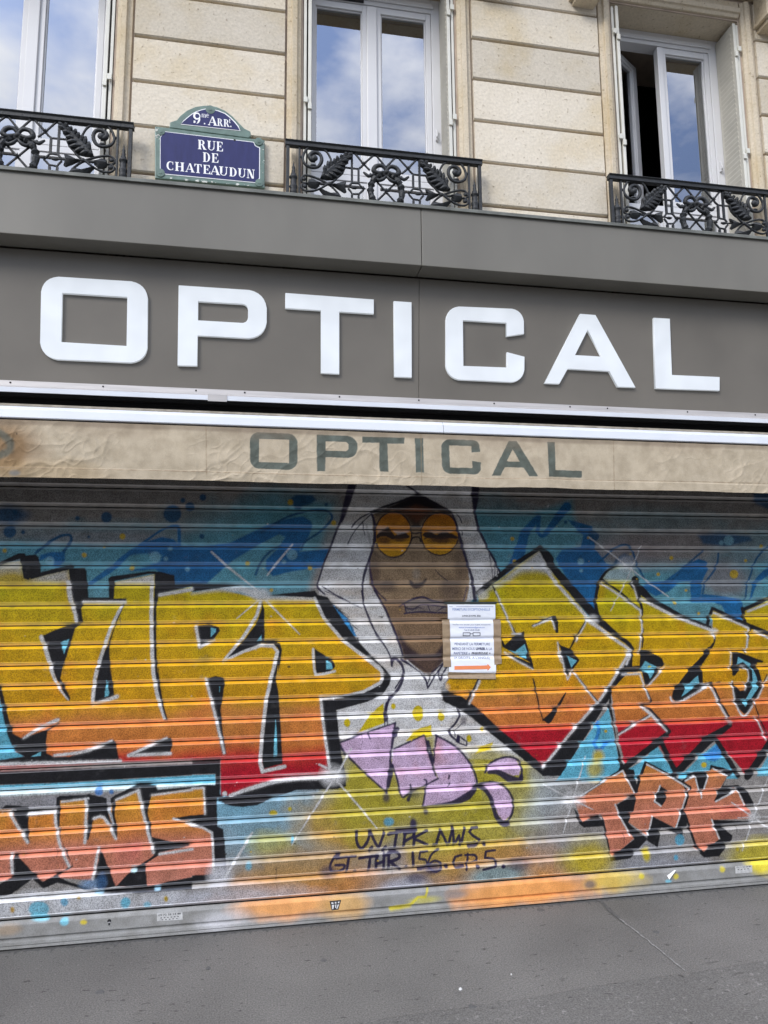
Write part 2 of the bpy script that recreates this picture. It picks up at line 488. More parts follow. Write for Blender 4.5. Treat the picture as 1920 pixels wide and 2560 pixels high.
STONE = stone_mat('limestone', (0.625, 0.562, 0.455))
STONE_Y = stone_mat('limestone_surround', (0.58, 0.50, 0.375))
JOINT = mat('joint_mortar', (0.40, 0.32, 0.25), 0.9, 0.15, 12)
PVC = mat('white_window_frame', (0.63, 0.63, 0.635), 0.35, 0.03, 5)
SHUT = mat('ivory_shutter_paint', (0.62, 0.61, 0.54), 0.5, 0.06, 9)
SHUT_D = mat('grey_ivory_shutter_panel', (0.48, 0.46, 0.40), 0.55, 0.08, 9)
GLASS = glass_mat()
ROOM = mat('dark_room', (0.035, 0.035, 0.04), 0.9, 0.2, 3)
IRON = mat('painted_cast_iron', (0.017, 0.019, 0.021), 0.55, 0.35, 18, 0.3, 90, spec=0.4)
TAUPE = mat('taupe_painted_metal', (0.152, 0.144, 0.122), 0.45, 0.10, 2.6, spec=0.35, streak=(1, 1, 0.5))
TAUPE2 = mat('taupe_painted_panel', (0.146, 0.133, 0.112), 0.4, 0.11, 2.1, spec=0.4)
ZINC = mat('weathered_zinc', (0.115, 0.120, 0.105), 0.6, 0.35, 14, 0.2, 40)
ALU = mat('grey_aluminium_lip', (0.42, 0.40, 0.385), 0.45, 0.12, 10, metal=0.2, streak=(0.4, 1, 6))
ALU_B = mat('white_lacquered_bar', (0.60, 0.625, 0.66), 0.35, 0.05, 5)
BLACK = mat('shadow_black_metal', (0.012, 0.012, 0.013), 0.8)
STEEL = mat('brushed_rail_metal', (0.36, 0.36, 0.37), 0.45, 0.16, 16, metal=0.35, streak=(1, 1, 8))

# ------------------------------------------------------------------ the setting: pavement, kerb, road
def asphalt_mat(name, base, specks=False):
    m = bpy.data.materials.new(name); m.use_nodes = True
    N, L = m.node_tree.nodes, m.node_tree.links; p = N['Principled BSDF']
    p.inputs['Roughness'].default_value = 0.8; p.inputs['Specular IOR Level'].default_value = 0.3
    t = N.new('ShaderNodeTexCoord')
    def noise(sc, det, lo, hi, c0, c1, stretch=None):
        n = N.new('ShaderNodeTexNoise'); n.inputs['Scale'].default_value = sc; n.inputs['Detail'].default_value = det
        mpp = N.new('ShaderNodeMapping')
        if stretch: mpp.inputs['Scale'].default_value = stretch
        L.new(t.outputs['Object'], mpp.inputs['Vector']); L.new(mpp.outputs[0], n.inputs['Vector'])
        r = N.new('ShaderNodeValToRGB'); r.color_ramp.elements[0].position = lo; r.color_ramp.elements[1].position = hi
        r.color_ramp.elements[0].color = (c0, c0, c0, 1); r.color_ramp.elements[1].color = (c1, c1, c1, 1)
        L.new(n.outputs['Fac'], r.inputs['Fac']); return n, r.outputs['Color']
    def mul(a, b, f=1.0):
        x = N.new('ShaderNodeMixRGB'); x.blend_type = 'MULTIPLY'; x.inputs['Fac'].default_value = f
        L.new(a, x.inputs['Color1']); L.new(b, x.inputs['Color2']); return x.outputs['Color']
    n1, big = noise(1.2, 10, 0.34, 0.66, 0.80, 1.12)
    n2, fine = noise(150, 6, 0.34, 0.66, 0.66, 1.28)
    n3, pits = noise(26, 4, 0.29, 0.36, 0.42, 1.0, (0.7, 1.5, 1))
    n4, gum = noise(8, 3, 0.26, 0.31, 0.66, 1.0, (0.7, 1.5, 1))
    n5, lights = noise(38 if specks else 42, 3, 0.62 if specks else 0.66, 0.70 if specks else 0.72, 1.0, 1.5 if specks else 1.30)
    rgbn = N.new('ShaderNodeRGB'); rgbn.outputs[0].default_value = (*base, 1)
    c = mul(mul(mul(mul(mul(rgbn.outputs[0], big), fine), pits), gum), lights)
    L.new(c, p.inputs['Base Color'])
    b = N.new('ShaderNodeBump'); b.inputs['Strength'].default_value = 0.45; b.inputs['Distance'].default_value = 0.004
    L.new(n2.outputs['Fac'], b.inputs['Height']); L.new(b.outputs['Normal'], p.inputs['Normal'])
    return m

PAVE = asphalt_mat('pavement_asphalt', (0.138, 0.133, 0.124))
PAVE2 = asphalt_mat('newer_pavement_asphalt', (0.122, 0.118, 0.111), True)
ROADM = asphalt_mat('road_asphalt', (0.06, 0.06, 0.062))
KERBM = mat('granite_kerb', (0.33, 0.32, 0.31), 0.8, 0.2, 30, 0.3, 80)

o = MB().box(-40, 40, -5.2, 0.4, -0.3, 0.0).build('pavement', PAVE); tag(o, kind='structure')
o = MB().box(-40, 40, -5.5, -5.203, -0.3, 0.002).build('kerb', KERBM, bevel=0.012); tag(o, kind='structure')
o = MB().box(-400, 400, -400, -5.503, -0.35, -0.13).build('road', ROADM); tag(o, kind='structure')

# seam of two asphalt pours and a hairline crack, cut as thin dark/pale filler strips
def ground_pt(px, py):
    d = M @ np.array([px - CX, py - CY, F_PX]); t = -CAM_H / d[2]
    return d[0] * t, -CAM_D + d[1] * t
def ground_strip(pts, w, z, jit):
    v, f = [], []
    P = [np.array(ground_pt(*p)) for p in pts]; Q = []
    for a, b in zip(P[:-1], P[1:]):
        k = max(2, int(np.linalg.norm(b - a) / 0.02))
        for i in range(k): Q.append(a + (b - a) * i / k)
    Q.append(P[-1])
    Q = [q + RNG.randn(2) * jit for q in Q]
    for i, q in enumerate(Q):
        t = Q[min(len(Q) - 1, i + 1)] - Q[max(0, i - 1)]; t /= np.linalg.norm(t) + 1e-9
        nrm = np.array([-t[1], t[0]]); ww = w * (0.6 + 0.8 * RNG.rand())
        v += [(*(q - nrm * ww / 2), z), (*(q + nrm * ww / 2), z)]
    for i in range(len(Q) - 1): f.append([2 * i, 2 * i + 1, 2 * i + 3, 2 * i + 2])
    return v, f
SEAM = mat('pale_seam_filler', (0.20, 0.195, 0.188), 0.9, 0.35, 60)
CRACK = mat('crack_dirt_and_shade', (0.085, 0.083, 0.08), 0.95, 0.3, 60)
mb = MB(); mb.v, mb.f = ground_strip([(1487, 2246), (1500, 2255), (1512, 2262), (1528, 2280), (1545, 2296), (1560, 2308)], 0.020, 0.003, 0.003)
o = mb.build('pavement_crack', CRACK); tag(o, kind='structure')
mb = MB(); mb.v, mb.f = ground_strip([(1548, 2297), (1580, 2322), (1612, 2346), (1646, 2374), (1680, 2402), (1714, 2428)], 0.007, 0.0031, 0.002)
o = mb.build('pavement_seam', SEAM); tag(o, kind='structure')
# newer strip of asphalt along the kerb side, its ragged edge crossing the picture at lower right
E0, E1 = np.array(ground_pt(1400, 2481)), np.array(ground_pt(1920, 2406.5))
ev = (E1 - E0) / np.linalg.norm(E1 - E0); v, f = [], []
ts = np.concatenate([np.linspace(-14, -2.2, 60), np.linspace(-2.15, 2.6, 500), np.linspace(2.65, 14, 60)])
for i, t_ in enumerate(ts):
    q = E0 + ev * t_ + np.array((-ev[1], ev[0])) * (RNG.randn() * 0.0022 + 0.012 * math.sin(t_ * 2.1) + 0.006 * math.sin(t_ * 7.3))
    v += [(q[0], q[1], 0.0008), (q[0] + 0.002, q[1] - 0.010, 0.005), (q[0], -5.19, 0.005)]
for i in range(len(ts) - 1):
    f += [[3 * i, 3 * i + 1, 3 * i + 4, 3 * i + 3], [3 * i + 1, 3 * i + 2, 3 * i + 5, 3 * i + 4]]
f = [q[::-1] for q in f]
mb = MB(); mb.v, mb.f = v, f
o = mb.build('newer_pavement', PAVE2); tag(o, kind='structure')
# grime and painted contact shade, one dark strip along the foot of the shutter
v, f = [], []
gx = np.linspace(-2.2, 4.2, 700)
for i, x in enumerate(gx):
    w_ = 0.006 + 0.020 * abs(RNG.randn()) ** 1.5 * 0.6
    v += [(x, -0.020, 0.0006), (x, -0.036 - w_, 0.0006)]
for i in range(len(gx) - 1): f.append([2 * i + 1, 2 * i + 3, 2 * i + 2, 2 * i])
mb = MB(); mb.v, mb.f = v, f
o = mb.build('pavement_grime_and_shade', CRACK); tag(o, kind='structure')
# bits of litter and old gum on the asphalt
def spot(px, py, r, mt, name, label, h=0.002):
    x, y = ground_pt(px, py); n = 9
    b = MB(); P = [(x + r * (0.7 + 0.5 * RNG.rand()) * math.cos(t), y + r * (0.7 + 0.5 * RNG.rand()) * math.sin(t)) for t in np.linspace(0, 2 * math.pi, n + 1)[:-1]]
    z0_ = 0.0053 if py > 2490 - (px - 1340) * .14 else 0.0003
    b.v = [(a, c_, z0_) for a, c_ in P] + [(x + (a - x) * .7, y + (c_ - y) * .7, z0_ + h) for a, c_ in P]
    b.f = [[i, (i + 1) % n, n + (i + 1) % n, n + i] for i in range(n)] + [[n + i for i in range(n)]]
    return tag(b.build(name, mt), label, name.replace('_', ' '), {'gum_blot': 'gum blots on the pavement', 'paper_scrap': 'paper scraps on the pavement'}[name])
GUM = mat('trodden_gum', (0.085, 0.085, 0.083), 0.8, 0.2, 80); BIT = mat('white_scrap', (0.6, 0.6, 0.58), 0.8)
spot(1151, 2474, 0.007, BIT, 'paper_scrap', 'small white paper scrap on the asphalt below the hooded figure', 0.006)
spot(1278, 2437, 0.004, BIT, 'paper_scrap', 'tiny white scrap on the asphalt nearer the shutter', 0.004)
for px, py, r, lab in ((1352, 2275, .022, 'flat dark gum blot close to the shutter'), (1640, 2330, .016, 'dark gum blot right of the pavement crack'), (250, 2480, .020, 'dark gum blot on the asphalt at lower left'), (810, 2400, .017, 'dark gum blot below the shield sticker'), (1180, 2520, .018, 'dark gum blot at the bottom picture edge'), (520, 2420, .014, 'small dark gum blot below the phone sticker')):
    spot(px, py, r, GUM, 'gum_blot', lab, 0.0012)
# ------------------------------------------------------------------ the stone house above the shop
XC0, PITCH = 0.655, 1.88
BAYS = (-1, 0, 1)
HALF, OUT = 0.44, 0.53              # opening and outer edge of the stone surround
WALL_Y = -0.30
Z_LINT = 5.29
XL, XR = -7.0, 9.0

house = thing('apartment_house', 'pale limestone house front with grooved block courses above the closed shop', 'house', (XC0, 0, 3.6))

N_ = STONE.node_tree.nodes; L_ = STONE.node_tree.links      # every block a slightly different stone
gi = N_.new('ShaderNodeNewGeometry'); mr_ = N_.new('ShaderNodeMapRange')
mr_.inputs['To Min'].default_value = 0.86; mr_.inputs['To Max'].default_value = 1.08
L_.new(gi.outputs['Random Per Island'], mr_.inputs['Value'])
mu_ = N_.new('ShaderNodeMixRGB'); mu_.blend_type = 'MULTIPLY'; mu_.inputs['Fac'].default_value = 1.0
pb_ = N_['Principled BSDF']; src = pb_.inputs['Base Color'].links[0].from_socket
L_.new(src, mu_.inputs['Color1']); L_.new(mr_.outputs[0], mu_.inputs['Color2']); L_.new(mu_.outputs[0], pb_.inputs['Base Color'])

piers = []
edges = [XL]
for k in BAYS:
    xc = XC0 + PITCH * k
    edges += [xc - HALF, xc + HALF]
edges.append(XR)
core = MB()
for i in range(0, len(edges), 2):
    core.box(edges[i], edges[i + 1], WALL_Y + 0.022, 0.35, 2.5, Z_LINT)
core.box(XL, XR, WALL_Y + 0.022, 0.35, Z_LINT + 0.0005, 9.0)
for k in BAYS:
    xc = XC0 + PITCH * k
    core.box(xc - HALF + 0.001, xc + HALF - 0.001, WALL_Y + 0.022, 0.35, 2.5, 3.66)
core.build('wall_core', JOINT, house)
for a, b in ((XL, -2.402), (4.302, XR)):
    MB().box(a, b, WALL_Y - 0.004, 0.35, -0.01, 3.055).build('ground_floor_wall', STONE_Y, house, bevel=0.004)

ZJ = [3.06, 3.325, 3.588, 3.852, 4.116, 4.373, 4.636, 4.897, 5.155, 5.42, 5.69, 5.96, 6.23]
spans = []
for i in range(0, len(edges), 2):
    a = edges[i] + (OUT - HALF + 0.012 if i > 0 else 0); b = edges[i + 1] - (OUT - HALF + 0.012 if i < len(edges) - 2 else 0)
    spans.append((a, b))
G = 0.008
for a, b in spans:
    blk = MB()
    for z0, z1 in zip(ZJ[:-1], ZJ[1:]):
        if z0 >= Z_LINT + 0.1: continue
        # a block: flat face, bottom edge undercut a little so that the joint reads dark
        y = WALL_Y + RNG.uniform(-0.002, 0.002)
        blk.profile_x([(WALL_Y + 0.03, z0 + G), (y + 0.006, z0 + G), (y, z0 + G + 0.006), (y, z1 - G - 0.004), (y + 0.004, z1 - G), (WALL_Y + 0.03, z1 - G)], a, b)
    blk.build('block_pier', STONE, house)

# upper band above the windows
MB().box(XL, XR, WALL_Y - 0.01, WALL_Y + 0.0215, 5.44, 9.0).build('upper_wall_band', STONE_Y, house, bevel=0.006)

# moulded stone surround of each window
def surround(xc):
    s = MB()
    def jamb(sg):
        # from the opening edge outwards: return, ovolo, fillet, flat band, bead
        xs = [0, 0.012, 0.012, 0.03, 0.034, 0.062, 0.066, 0.09]
        ys = [-0.270, -0.270, -0.292, -0.300, -0.312, -0.316, -0.298, -0.294]
        prof = [(xc + sg * (HALF - 0.0003 + x), y) for x, y in zip(xs, ys)]
        prof += [(xc + sg * (OUT), 0.0), (xc + sg * (HALF - 0.0003), 0.0)]
        if sg < 0: prof = prof[::-1]
        s.profile_z(prof, 2.9, Z_LINT + 0.12)
    jamb(1); jamb(-1)
    s.profile_x([(-0.0, Z_LINT - 0.0007), (-0.27, Z_LINT - 0.0007), (-0.27, Z_LINT + 0.012), (-0.292, Z_LINT + 0.012), (-0.302, Z_LINT + 0.03), (-0.314, Z_LINT + 0.034),
                 (-0.318, Z_LINT + 0.062), (-0.30, Z_LINT + 0.066), (-0.296, Z_LINT + 0.121), (0.0, Z_LINT + 0.121)], xc - HALF, xc + HALF)
    s.build('window_surround', STONE_Y, house, bevel=0.003)
for k in BAYS: surround(XC0 + PITCH * k)

# scrolled stone brackets beside the windows
for k in BAYS:
    for sg in (-1, 1):
        cx = XC0 + PITCH * k + sg * 0.63
        c = MB(); zb = 5.20
        c.box(cx - 0.080, cx + 0.080, -0.41, -0.295, zb + 0.055, zb + 0.319)
        c.box(cx - 0.092, cx + 0.092, -0.425, -0.294, zb + 0.03, zb + 0.054)
        c.box(cx - 0.070, cx + 0.070, -0.40, -0.293, zb, zb + 0.029)
        for d in (-0.045, 0, 0.045):
            c.prism([(cx + d - 0.018, zb + 0.12), (cx + d + 0.018, zb + 0.12), (cx + d, zb + 0.062)], -0.422, -0.409)
        c.build('stone_bracket', STONE_Y, house, bevel=0.004)

for k in BAYS:
    xc = XC0 + PITCH * k
    MB().profile_x([(-0.2, 5.52), (-0.50, 5.52), (-0.56, 5.55), (-0.66, 5.56), (-0.70, 5.60), (-0.70, 5.66), (-0.2, 5.72)], xc - 0.76, xc + 0.76).build('cornice', STONE_Y, house, bevel=0.004)
# ---------------- windows
zg1 = un(1650, 137, -0.09)[1]           # top of the glass
zs1 = un(1630, 117, -0.10)[1]           # top of the sash
ztr0, ztr1 = 4.045, 4.085               # transom
def sash_parts(x0, x1, gl0, gl1, win, hinge=None, ang=0.0):
    """one sash: frame mesh + pane, optionally swung open about the hinge"""
    y0, y1 = -0.105, -0.060
    s = MB()
    s.box(x0, gl0, y0, y1, ztr1, zs1); s.box(gl1, x1, y0, y1, ztr1, zs1)
    s.box(gl0, gl1, y0 + 0.001, y1, zg1, zs1); s.box(gl0, gl1, y0 + 0.001, y1, ztr1, ztr1 + 0.035)
    # glazing bead
    b = 0.008
    for (a0, a1, c0, c1) in ((gl0, gl0 + b, ztr1 + 0.035, zg1), (gl1 - b, gl1, ztr1 + 0.035, zg1)):
        s.box(a0, a1, y0 + 0.012, y1 - 0.01, c0, c1)
    s.box(gl0 + b, gl1 - b, y0 + 0.012, y1 - 0.01, zg1 - b, zg1 - 0.0003)
    g = MB().box(gl0 + 0.004, gl1 - 0.004, -0.084, -0.078, ztr1 + 0.03, zg1 + 0.004)
    def turn(m):
        if hinge is None: return m
        c_, s_ = math.cos(ang), math.sin(ang)
        m.v = [(hinge + (x - hinge) * c_ - (y + 0.07) * s_, -0.07 + (x - hinge) * s_ + (y + 0.07) * c_, z) for x, y, z in m.v]
        return m
    so = turn(s).build('sash', PVC, win, bevel=0.002)
    turn(g).build('pane', GLASS, win)
    return so

for k in BAYS:
    xc = XC0 + PITCH * k
    f = MB(); y0, y1 = -0.11, -0.03
    f.box(xc - 0.43, xc - 0.381, y0, y1, 3.66, Z_LINT - 0.001); f.box(xc + 0.346, xc + 0.43, y0, y1, 3.66, Z_LINT - 0.001)
    f.box(xc - 0.381, xc + 0.346, y0 + 0.001, y1, zs1 + 0.004, Z_LINT - 0.001)
    f.box(xc - 0.381, xc + 0.346, y0 + 0.004, y1, ztr0, ztr1 - 0.003)
    f.box(xc - 0.381, xc + 0.346, y0 + 0.001, y1, 3.66, 3.72)
    f.box(xc - 0.055, xc + 0.005, y0 + 0.002, y1, 3.72, ztr0)
    f.box(xc - 0.400, xc + 0.36, y0 - 0.010, y0 - 0.0005, zs1 + 0.03, zs1 + 0.06)       # moulding on the head
    win = f.build('window', PVC, house, bevel=0.003)
    # lower fixed lights
    for a, b in ((xc - 0.381, xc - 0.055), (xc + 0.005, xc + 0.346)):
        MB().box(a + 0.004, b - 0.004, -0.084, -0.078, 3.715, ztr0 + 0.005).build('pane', GLASS, win)
        s = MB(); s.box(a, a + 0.02, -0.10, -0.06, 3.72, ztr0 - 0.001); s.box(b - 0.02, b, -0.10, -0.06, 3.72, ztr0 - 0.001)
        s.box(a + 0.02, b - 0.02, -0.0995, -0.06, ztr0 - 0.022, ztr0 - 0.001); s.build('lower_light_frame', PVC, win, bevel=0.002)
    if k == 1:
        sash_parts(xc - 0.379, xc - 0.024, xc - 0.357, xc - 0.075, win, xc - 0.379, math.radians(32))
    else:
        sash_parts(xc - 0.379, xc - 0.024, xc - 0.357, xc - 0.078, win)
    sash_parts(xc - 0.022, xc + 0.344, xc + 0.035, xc + 0.313, win)
    m = MB().box(xc - 0.052, xc + 0.008, -0.118, -0.1055, ztr1 + 0.002, zs1 - 0.01) if k != 1 else MB().box(xc - 0.03, xc + 0.008, -0.118, -0.1055, ztr1 + 0.002, zs1 - 0.01)
    m.build('cover_strip', PVC, win, bevel=0.004)
    if k == 0:
        v = MB(); v.box(xc - 0.30, xc - 0.07, -0.124, -0.1115, zs1 + 0.008, zs1 + 0.026)
        v.build('ventilation_slot', BLACK, win)
    # small latch on the right jamb
    h = MB(); h.box(xc + 0.36, xc + 0.372, -0.128, -0.1105, 4.35, 4.42); h.box(xc + 0.358, xc + 0.366, -0.14, -0.128, 4.36, 4.385)
    h.build('latch', PVC, win, bevel=0.002)
    # room behind
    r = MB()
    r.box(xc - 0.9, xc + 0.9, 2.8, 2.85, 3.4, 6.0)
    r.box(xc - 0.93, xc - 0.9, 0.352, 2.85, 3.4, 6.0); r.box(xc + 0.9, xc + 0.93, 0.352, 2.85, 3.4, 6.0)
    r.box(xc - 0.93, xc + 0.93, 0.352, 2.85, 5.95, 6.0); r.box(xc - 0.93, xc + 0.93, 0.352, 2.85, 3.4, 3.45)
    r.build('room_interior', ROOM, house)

# folded metal shutters standing in the reveals
def shutter(xc, sg):
    a = MB()
    x = lambda d: xc + sg * d
    def bx(d0, d1, y0, y1, z0, z1):
        p, q = sorted((x(d0), x(d1))); a.box(p, q, y0, y1, z0, z1)
    zt, zb = Z_LINT - 0.03, 3.70
    bx(0.396, 0.410, -0.285, -0.114, zb, zt)                  # inner leaf
    bx(0.422, 0.434, -0.275, -0.114, zb, zt)                  # outer leaf
    n = 46
    for i in range(n):                                        # pressed louvres on the inner leaf
        z0 = zb + 0.04 + (zt - zb - 0.08) * i / n; h = (zt - zb - 0.08) / n
        a.hull8([(x(0.3955), -0.262, z0), (x(0.396), -0.262, z0), (x(0.396), -0.135, z0), (x(0.3955), -0.135, z0),
                 (x(0.391), -0.262, z0 + h * 0.62), (x(0.396), -0.262, z0 + h * 0.70), (x(0.396), -0.135, z0 + h * 0.70), (x(0.391), -0.135, z0 + h * 0.62)])
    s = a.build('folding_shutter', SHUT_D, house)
    e = MB()
    def ex(d0, d1, y0, y1, z0, z1):
        p, q = sorted((x(d0), x(d1))); e.box(p, q, y0, y1, z0, z1)
    ex(0.393, 0.412, -0.292, -0.2855, zb, zt); ex(0.420, 0.436, -0.283, -0.2755, zb, zt)
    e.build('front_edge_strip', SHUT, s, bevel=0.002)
    for zc in (4.36, 5.06):
        h = MB()
        p, q = sorted((x(0.392), x(0.413))); h.box(p, q, -0.302, -0.2925, zc - 0.035, zc)
        p, q = sorted((x(0.414), x(0.437))); h.box(p, q, -0.302, -0.2925, zc + 0.003, zc + 0.036)
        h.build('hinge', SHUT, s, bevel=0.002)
for k in BAYS:
    for sg in (-1, 1): shutter(XC0 + PITCH * k, sg)

# ------------------------------------------------------------------ shop front: flashing, fascia, sign panel with letters, lip
SX0, SX1 = -1.95, 3.85
shop = thing('shop_front', 'taupe shop front with seven big white letters on its leaning sign panel', 'shop front', (0.7, -0.4, 2.6))
xs1 = un(1054, 600, -0.60)[0]
LEAN = 0.055 / 0.645
def sign_y(z): return -0.42 - (z - 2.66) * LEAN
for a, b in ((SX0, xs1 - 0.0015), (xs1 + 0.0015, SX1)):
    MB().profile_x([(-0.60, 3.305), (-0.60, 3.618), (-0.44, 3.618), (-0.44, 3.330), (-0.472, 3.330), (-0.472, 3.305)], a, b).build('fascia_box', TAUPE, shop, bevel=0.003)
MB().profile_x([(-0.612, 3.611), (-0.612, 3.627), (-0.602, 3.634), (-0.279, 3.70), (-0.279, 3.66), (-0.602, 3.6195), (-0.602, 3.611)], SX0, SX1).build('zinc_flashing', ZINC, shop)
for a, b in ((SX0, un(1047, 800, -0.45)[0] - 0.001), (un(1047, 800, -0.45)[0] + 0.001, SX1)):
    MB().profile_x([(sign_y(2.655), 2.655), (sign_y(3.296), 3.296), (sign_y(3.296) + 0.012, 3.296), (sign_y(2.655) + 0.012, 2.655)], a, b).build('sign_panel', TAUPE2, shop, bevel=0.001)
MB().box(SX0, SX1, -0.40, 0.05, 2.60, 3.327).build('housing', BLACK, shop)
MB().box(SX0, SX1, -0.36, 0.05, 2.50, 2.599).build('roller_box', BLACK, shop)
lip = MB()
lip.profile_x([(-0.4235, 2.668), (-0.4262, 2.642), (-0.470, 2.620), (-0.472, 2.600), (-0.462, 2.600), (-0.460, 2.612), (-0.410, 2.636), (-0.410, 2.668)], SX0, SX1)
lip.build('metal_lip', ALU, shop)
e = MB().profile_x([(-0.4745, 2.5985), (-0.4745, 2.6215), (-0.4705, 2.6225), (-0.4705, 2.5985)], SX0, SX1).build('lip_edge', ALU_B, shop)
for px in (24, 257, 490, 612, 849, 1047, 1235, 1424, 1517, 1716, 1884):
    x = un(px, 970, -0.43)[0]
    MB().blob((x, -0.4258, 2.657), 0.0045, 0.003, 0.0045, 8, 4).build('screw', BLACK, shop)
jt = MB().box(un(520, 985, -0.47)[0], un(568, 988, -0.47)[0], -0.4775, -0.4745, 2.592, 2.626).build('lip_joint_cover', ALU, shop)

# side piers of the shop front (just outside the picture)
for a, b in ((SX0 - 0.45, SX0 - 0.001), (SX1 + 0.001, SX1 + 0.45)):
    MB().box(a, b, -0.44, 0.2, 0.0, 3.62).build('shop_pier', TAUPE, shop, bevel=0.006)
    MB().box(a - 0.02, b + 0.0, -0.46, 0.2, -0.01, 0.22).build('pier_base', TAUPE2, shop, bevel=0.006)

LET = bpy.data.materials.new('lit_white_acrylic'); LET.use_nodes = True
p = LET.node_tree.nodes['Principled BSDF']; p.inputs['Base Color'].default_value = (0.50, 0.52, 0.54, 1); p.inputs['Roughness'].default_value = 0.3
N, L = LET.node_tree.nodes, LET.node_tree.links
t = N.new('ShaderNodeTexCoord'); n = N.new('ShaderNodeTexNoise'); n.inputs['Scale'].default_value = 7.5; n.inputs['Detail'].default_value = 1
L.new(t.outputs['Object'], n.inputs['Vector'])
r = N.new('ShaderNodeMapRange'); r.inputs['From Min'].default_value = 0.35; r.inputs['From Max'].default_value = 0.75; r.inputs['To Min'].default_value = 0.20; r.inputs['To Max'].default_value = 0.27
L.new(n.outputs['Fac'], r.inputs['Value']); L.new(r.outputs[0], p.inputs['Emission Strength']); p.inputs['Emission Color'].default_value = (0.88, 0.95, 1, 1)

R3 = tile(0, 600, 0.57866); R4 = tile(960, 600, 0.57866)
def on_sign(pts, off=0.015):
    out = []
    for a, b in pts:
        y = -0.45
        for _ in range(6):
            x, z = un(a, b, y); y = sign_y(z) - off
        out.append((x, z))
    return out
def sq(pts):                        # true horizontals / verticals where nearly so
    return pts
LETTERS = [
    ([R3([(173, 158), (405, 158 + 12), (640, 186), (636, 530), (400, 522), (170, 505)])], 'O'),
]
def letter(loops, radii):
    lp = []
    for pts, rd in zip(loops, radii):
        q = on_sign(pts); lp.append(round_poly(q, rd) if rd is not None else q)
    me = fill_mesh('letter', lp, 0.015, 0.0012, sign_y)
    return link_mesh('letter', me, LET, shop)
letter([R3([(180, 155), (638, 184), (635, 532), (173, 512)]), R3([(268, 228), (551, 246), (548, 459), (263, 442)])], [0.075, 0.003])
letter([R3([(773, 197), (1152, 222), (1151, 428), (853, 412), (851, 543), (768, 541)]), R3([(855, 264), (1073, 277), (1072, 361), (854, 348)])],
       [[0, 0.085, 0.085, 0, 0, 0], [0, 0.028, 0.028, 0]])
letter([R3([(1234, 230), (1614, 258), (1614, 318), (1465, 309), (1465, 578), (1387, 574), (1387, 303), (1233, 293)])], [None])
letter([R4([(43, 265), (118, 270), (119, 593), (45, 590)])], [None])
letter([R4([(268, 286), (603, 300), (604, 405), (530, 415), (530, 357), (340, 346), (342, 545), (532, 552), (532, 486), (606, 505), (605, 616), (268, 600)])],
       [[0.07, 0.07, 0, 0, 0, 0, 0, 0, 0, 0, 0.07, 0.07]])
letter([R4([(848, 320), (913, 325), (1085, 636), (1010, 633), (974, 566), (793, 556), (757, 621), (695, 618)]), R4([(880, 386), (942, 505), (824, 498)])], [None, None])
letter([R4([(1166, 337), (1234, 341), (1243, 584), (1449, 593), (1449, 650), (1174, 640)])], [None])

# ------------------------------------------------------------------ awning: white bar with a beige valance
AWY = -0.50
awn = thing('awning', 'rolled up beige awning with white bar and creased valance in dark lettering', 'awning', (0.7, AWY, 2.4))
zb1, zb2, zb3 = un(960, 1048, AWY)[1], un(960, 1057, AWY)[1], un(960, 1077, AWY)[1]
zv0 = un(960, 1082, AWY + 0.01)[1]; zv1 = un(960, 1212, AWY + 0.01)[1]
xj = un(1109, 1065, AWY)[0]
for a, b in ((SX0, xj - 0.0012), (xj + 0.0012, SX1)):
    MB().profile_x([(-0.453, zb1 + 0.008), (-0.478, zb1), (-0.496, zb2), (-0.50, zb3 + 0.004), (-0.497, zb3), (-0.44, zb3)], a, b).build('front_bar', ALU_B, awn)
MB().box(SX0, SX1, -0.480, -0.450, zv0 - 0.006, zb3 - 0.001).build('bar_groove', BLACK, awn)
MB().profile_x([(-0.440, zb3), (-0.452, zb1 + 0.013), (-0.440, zb1 + 0.024), (-0.40, zb1 + 0.034), (-0.38, zb1 + 0.03), (-0.38, zb3)], SX0, SX1).build('rolled_cloth', mat('rolled_awning_cloth', (0.30, 0.27, 0.22), 0.85, 0.25, 25), awn)

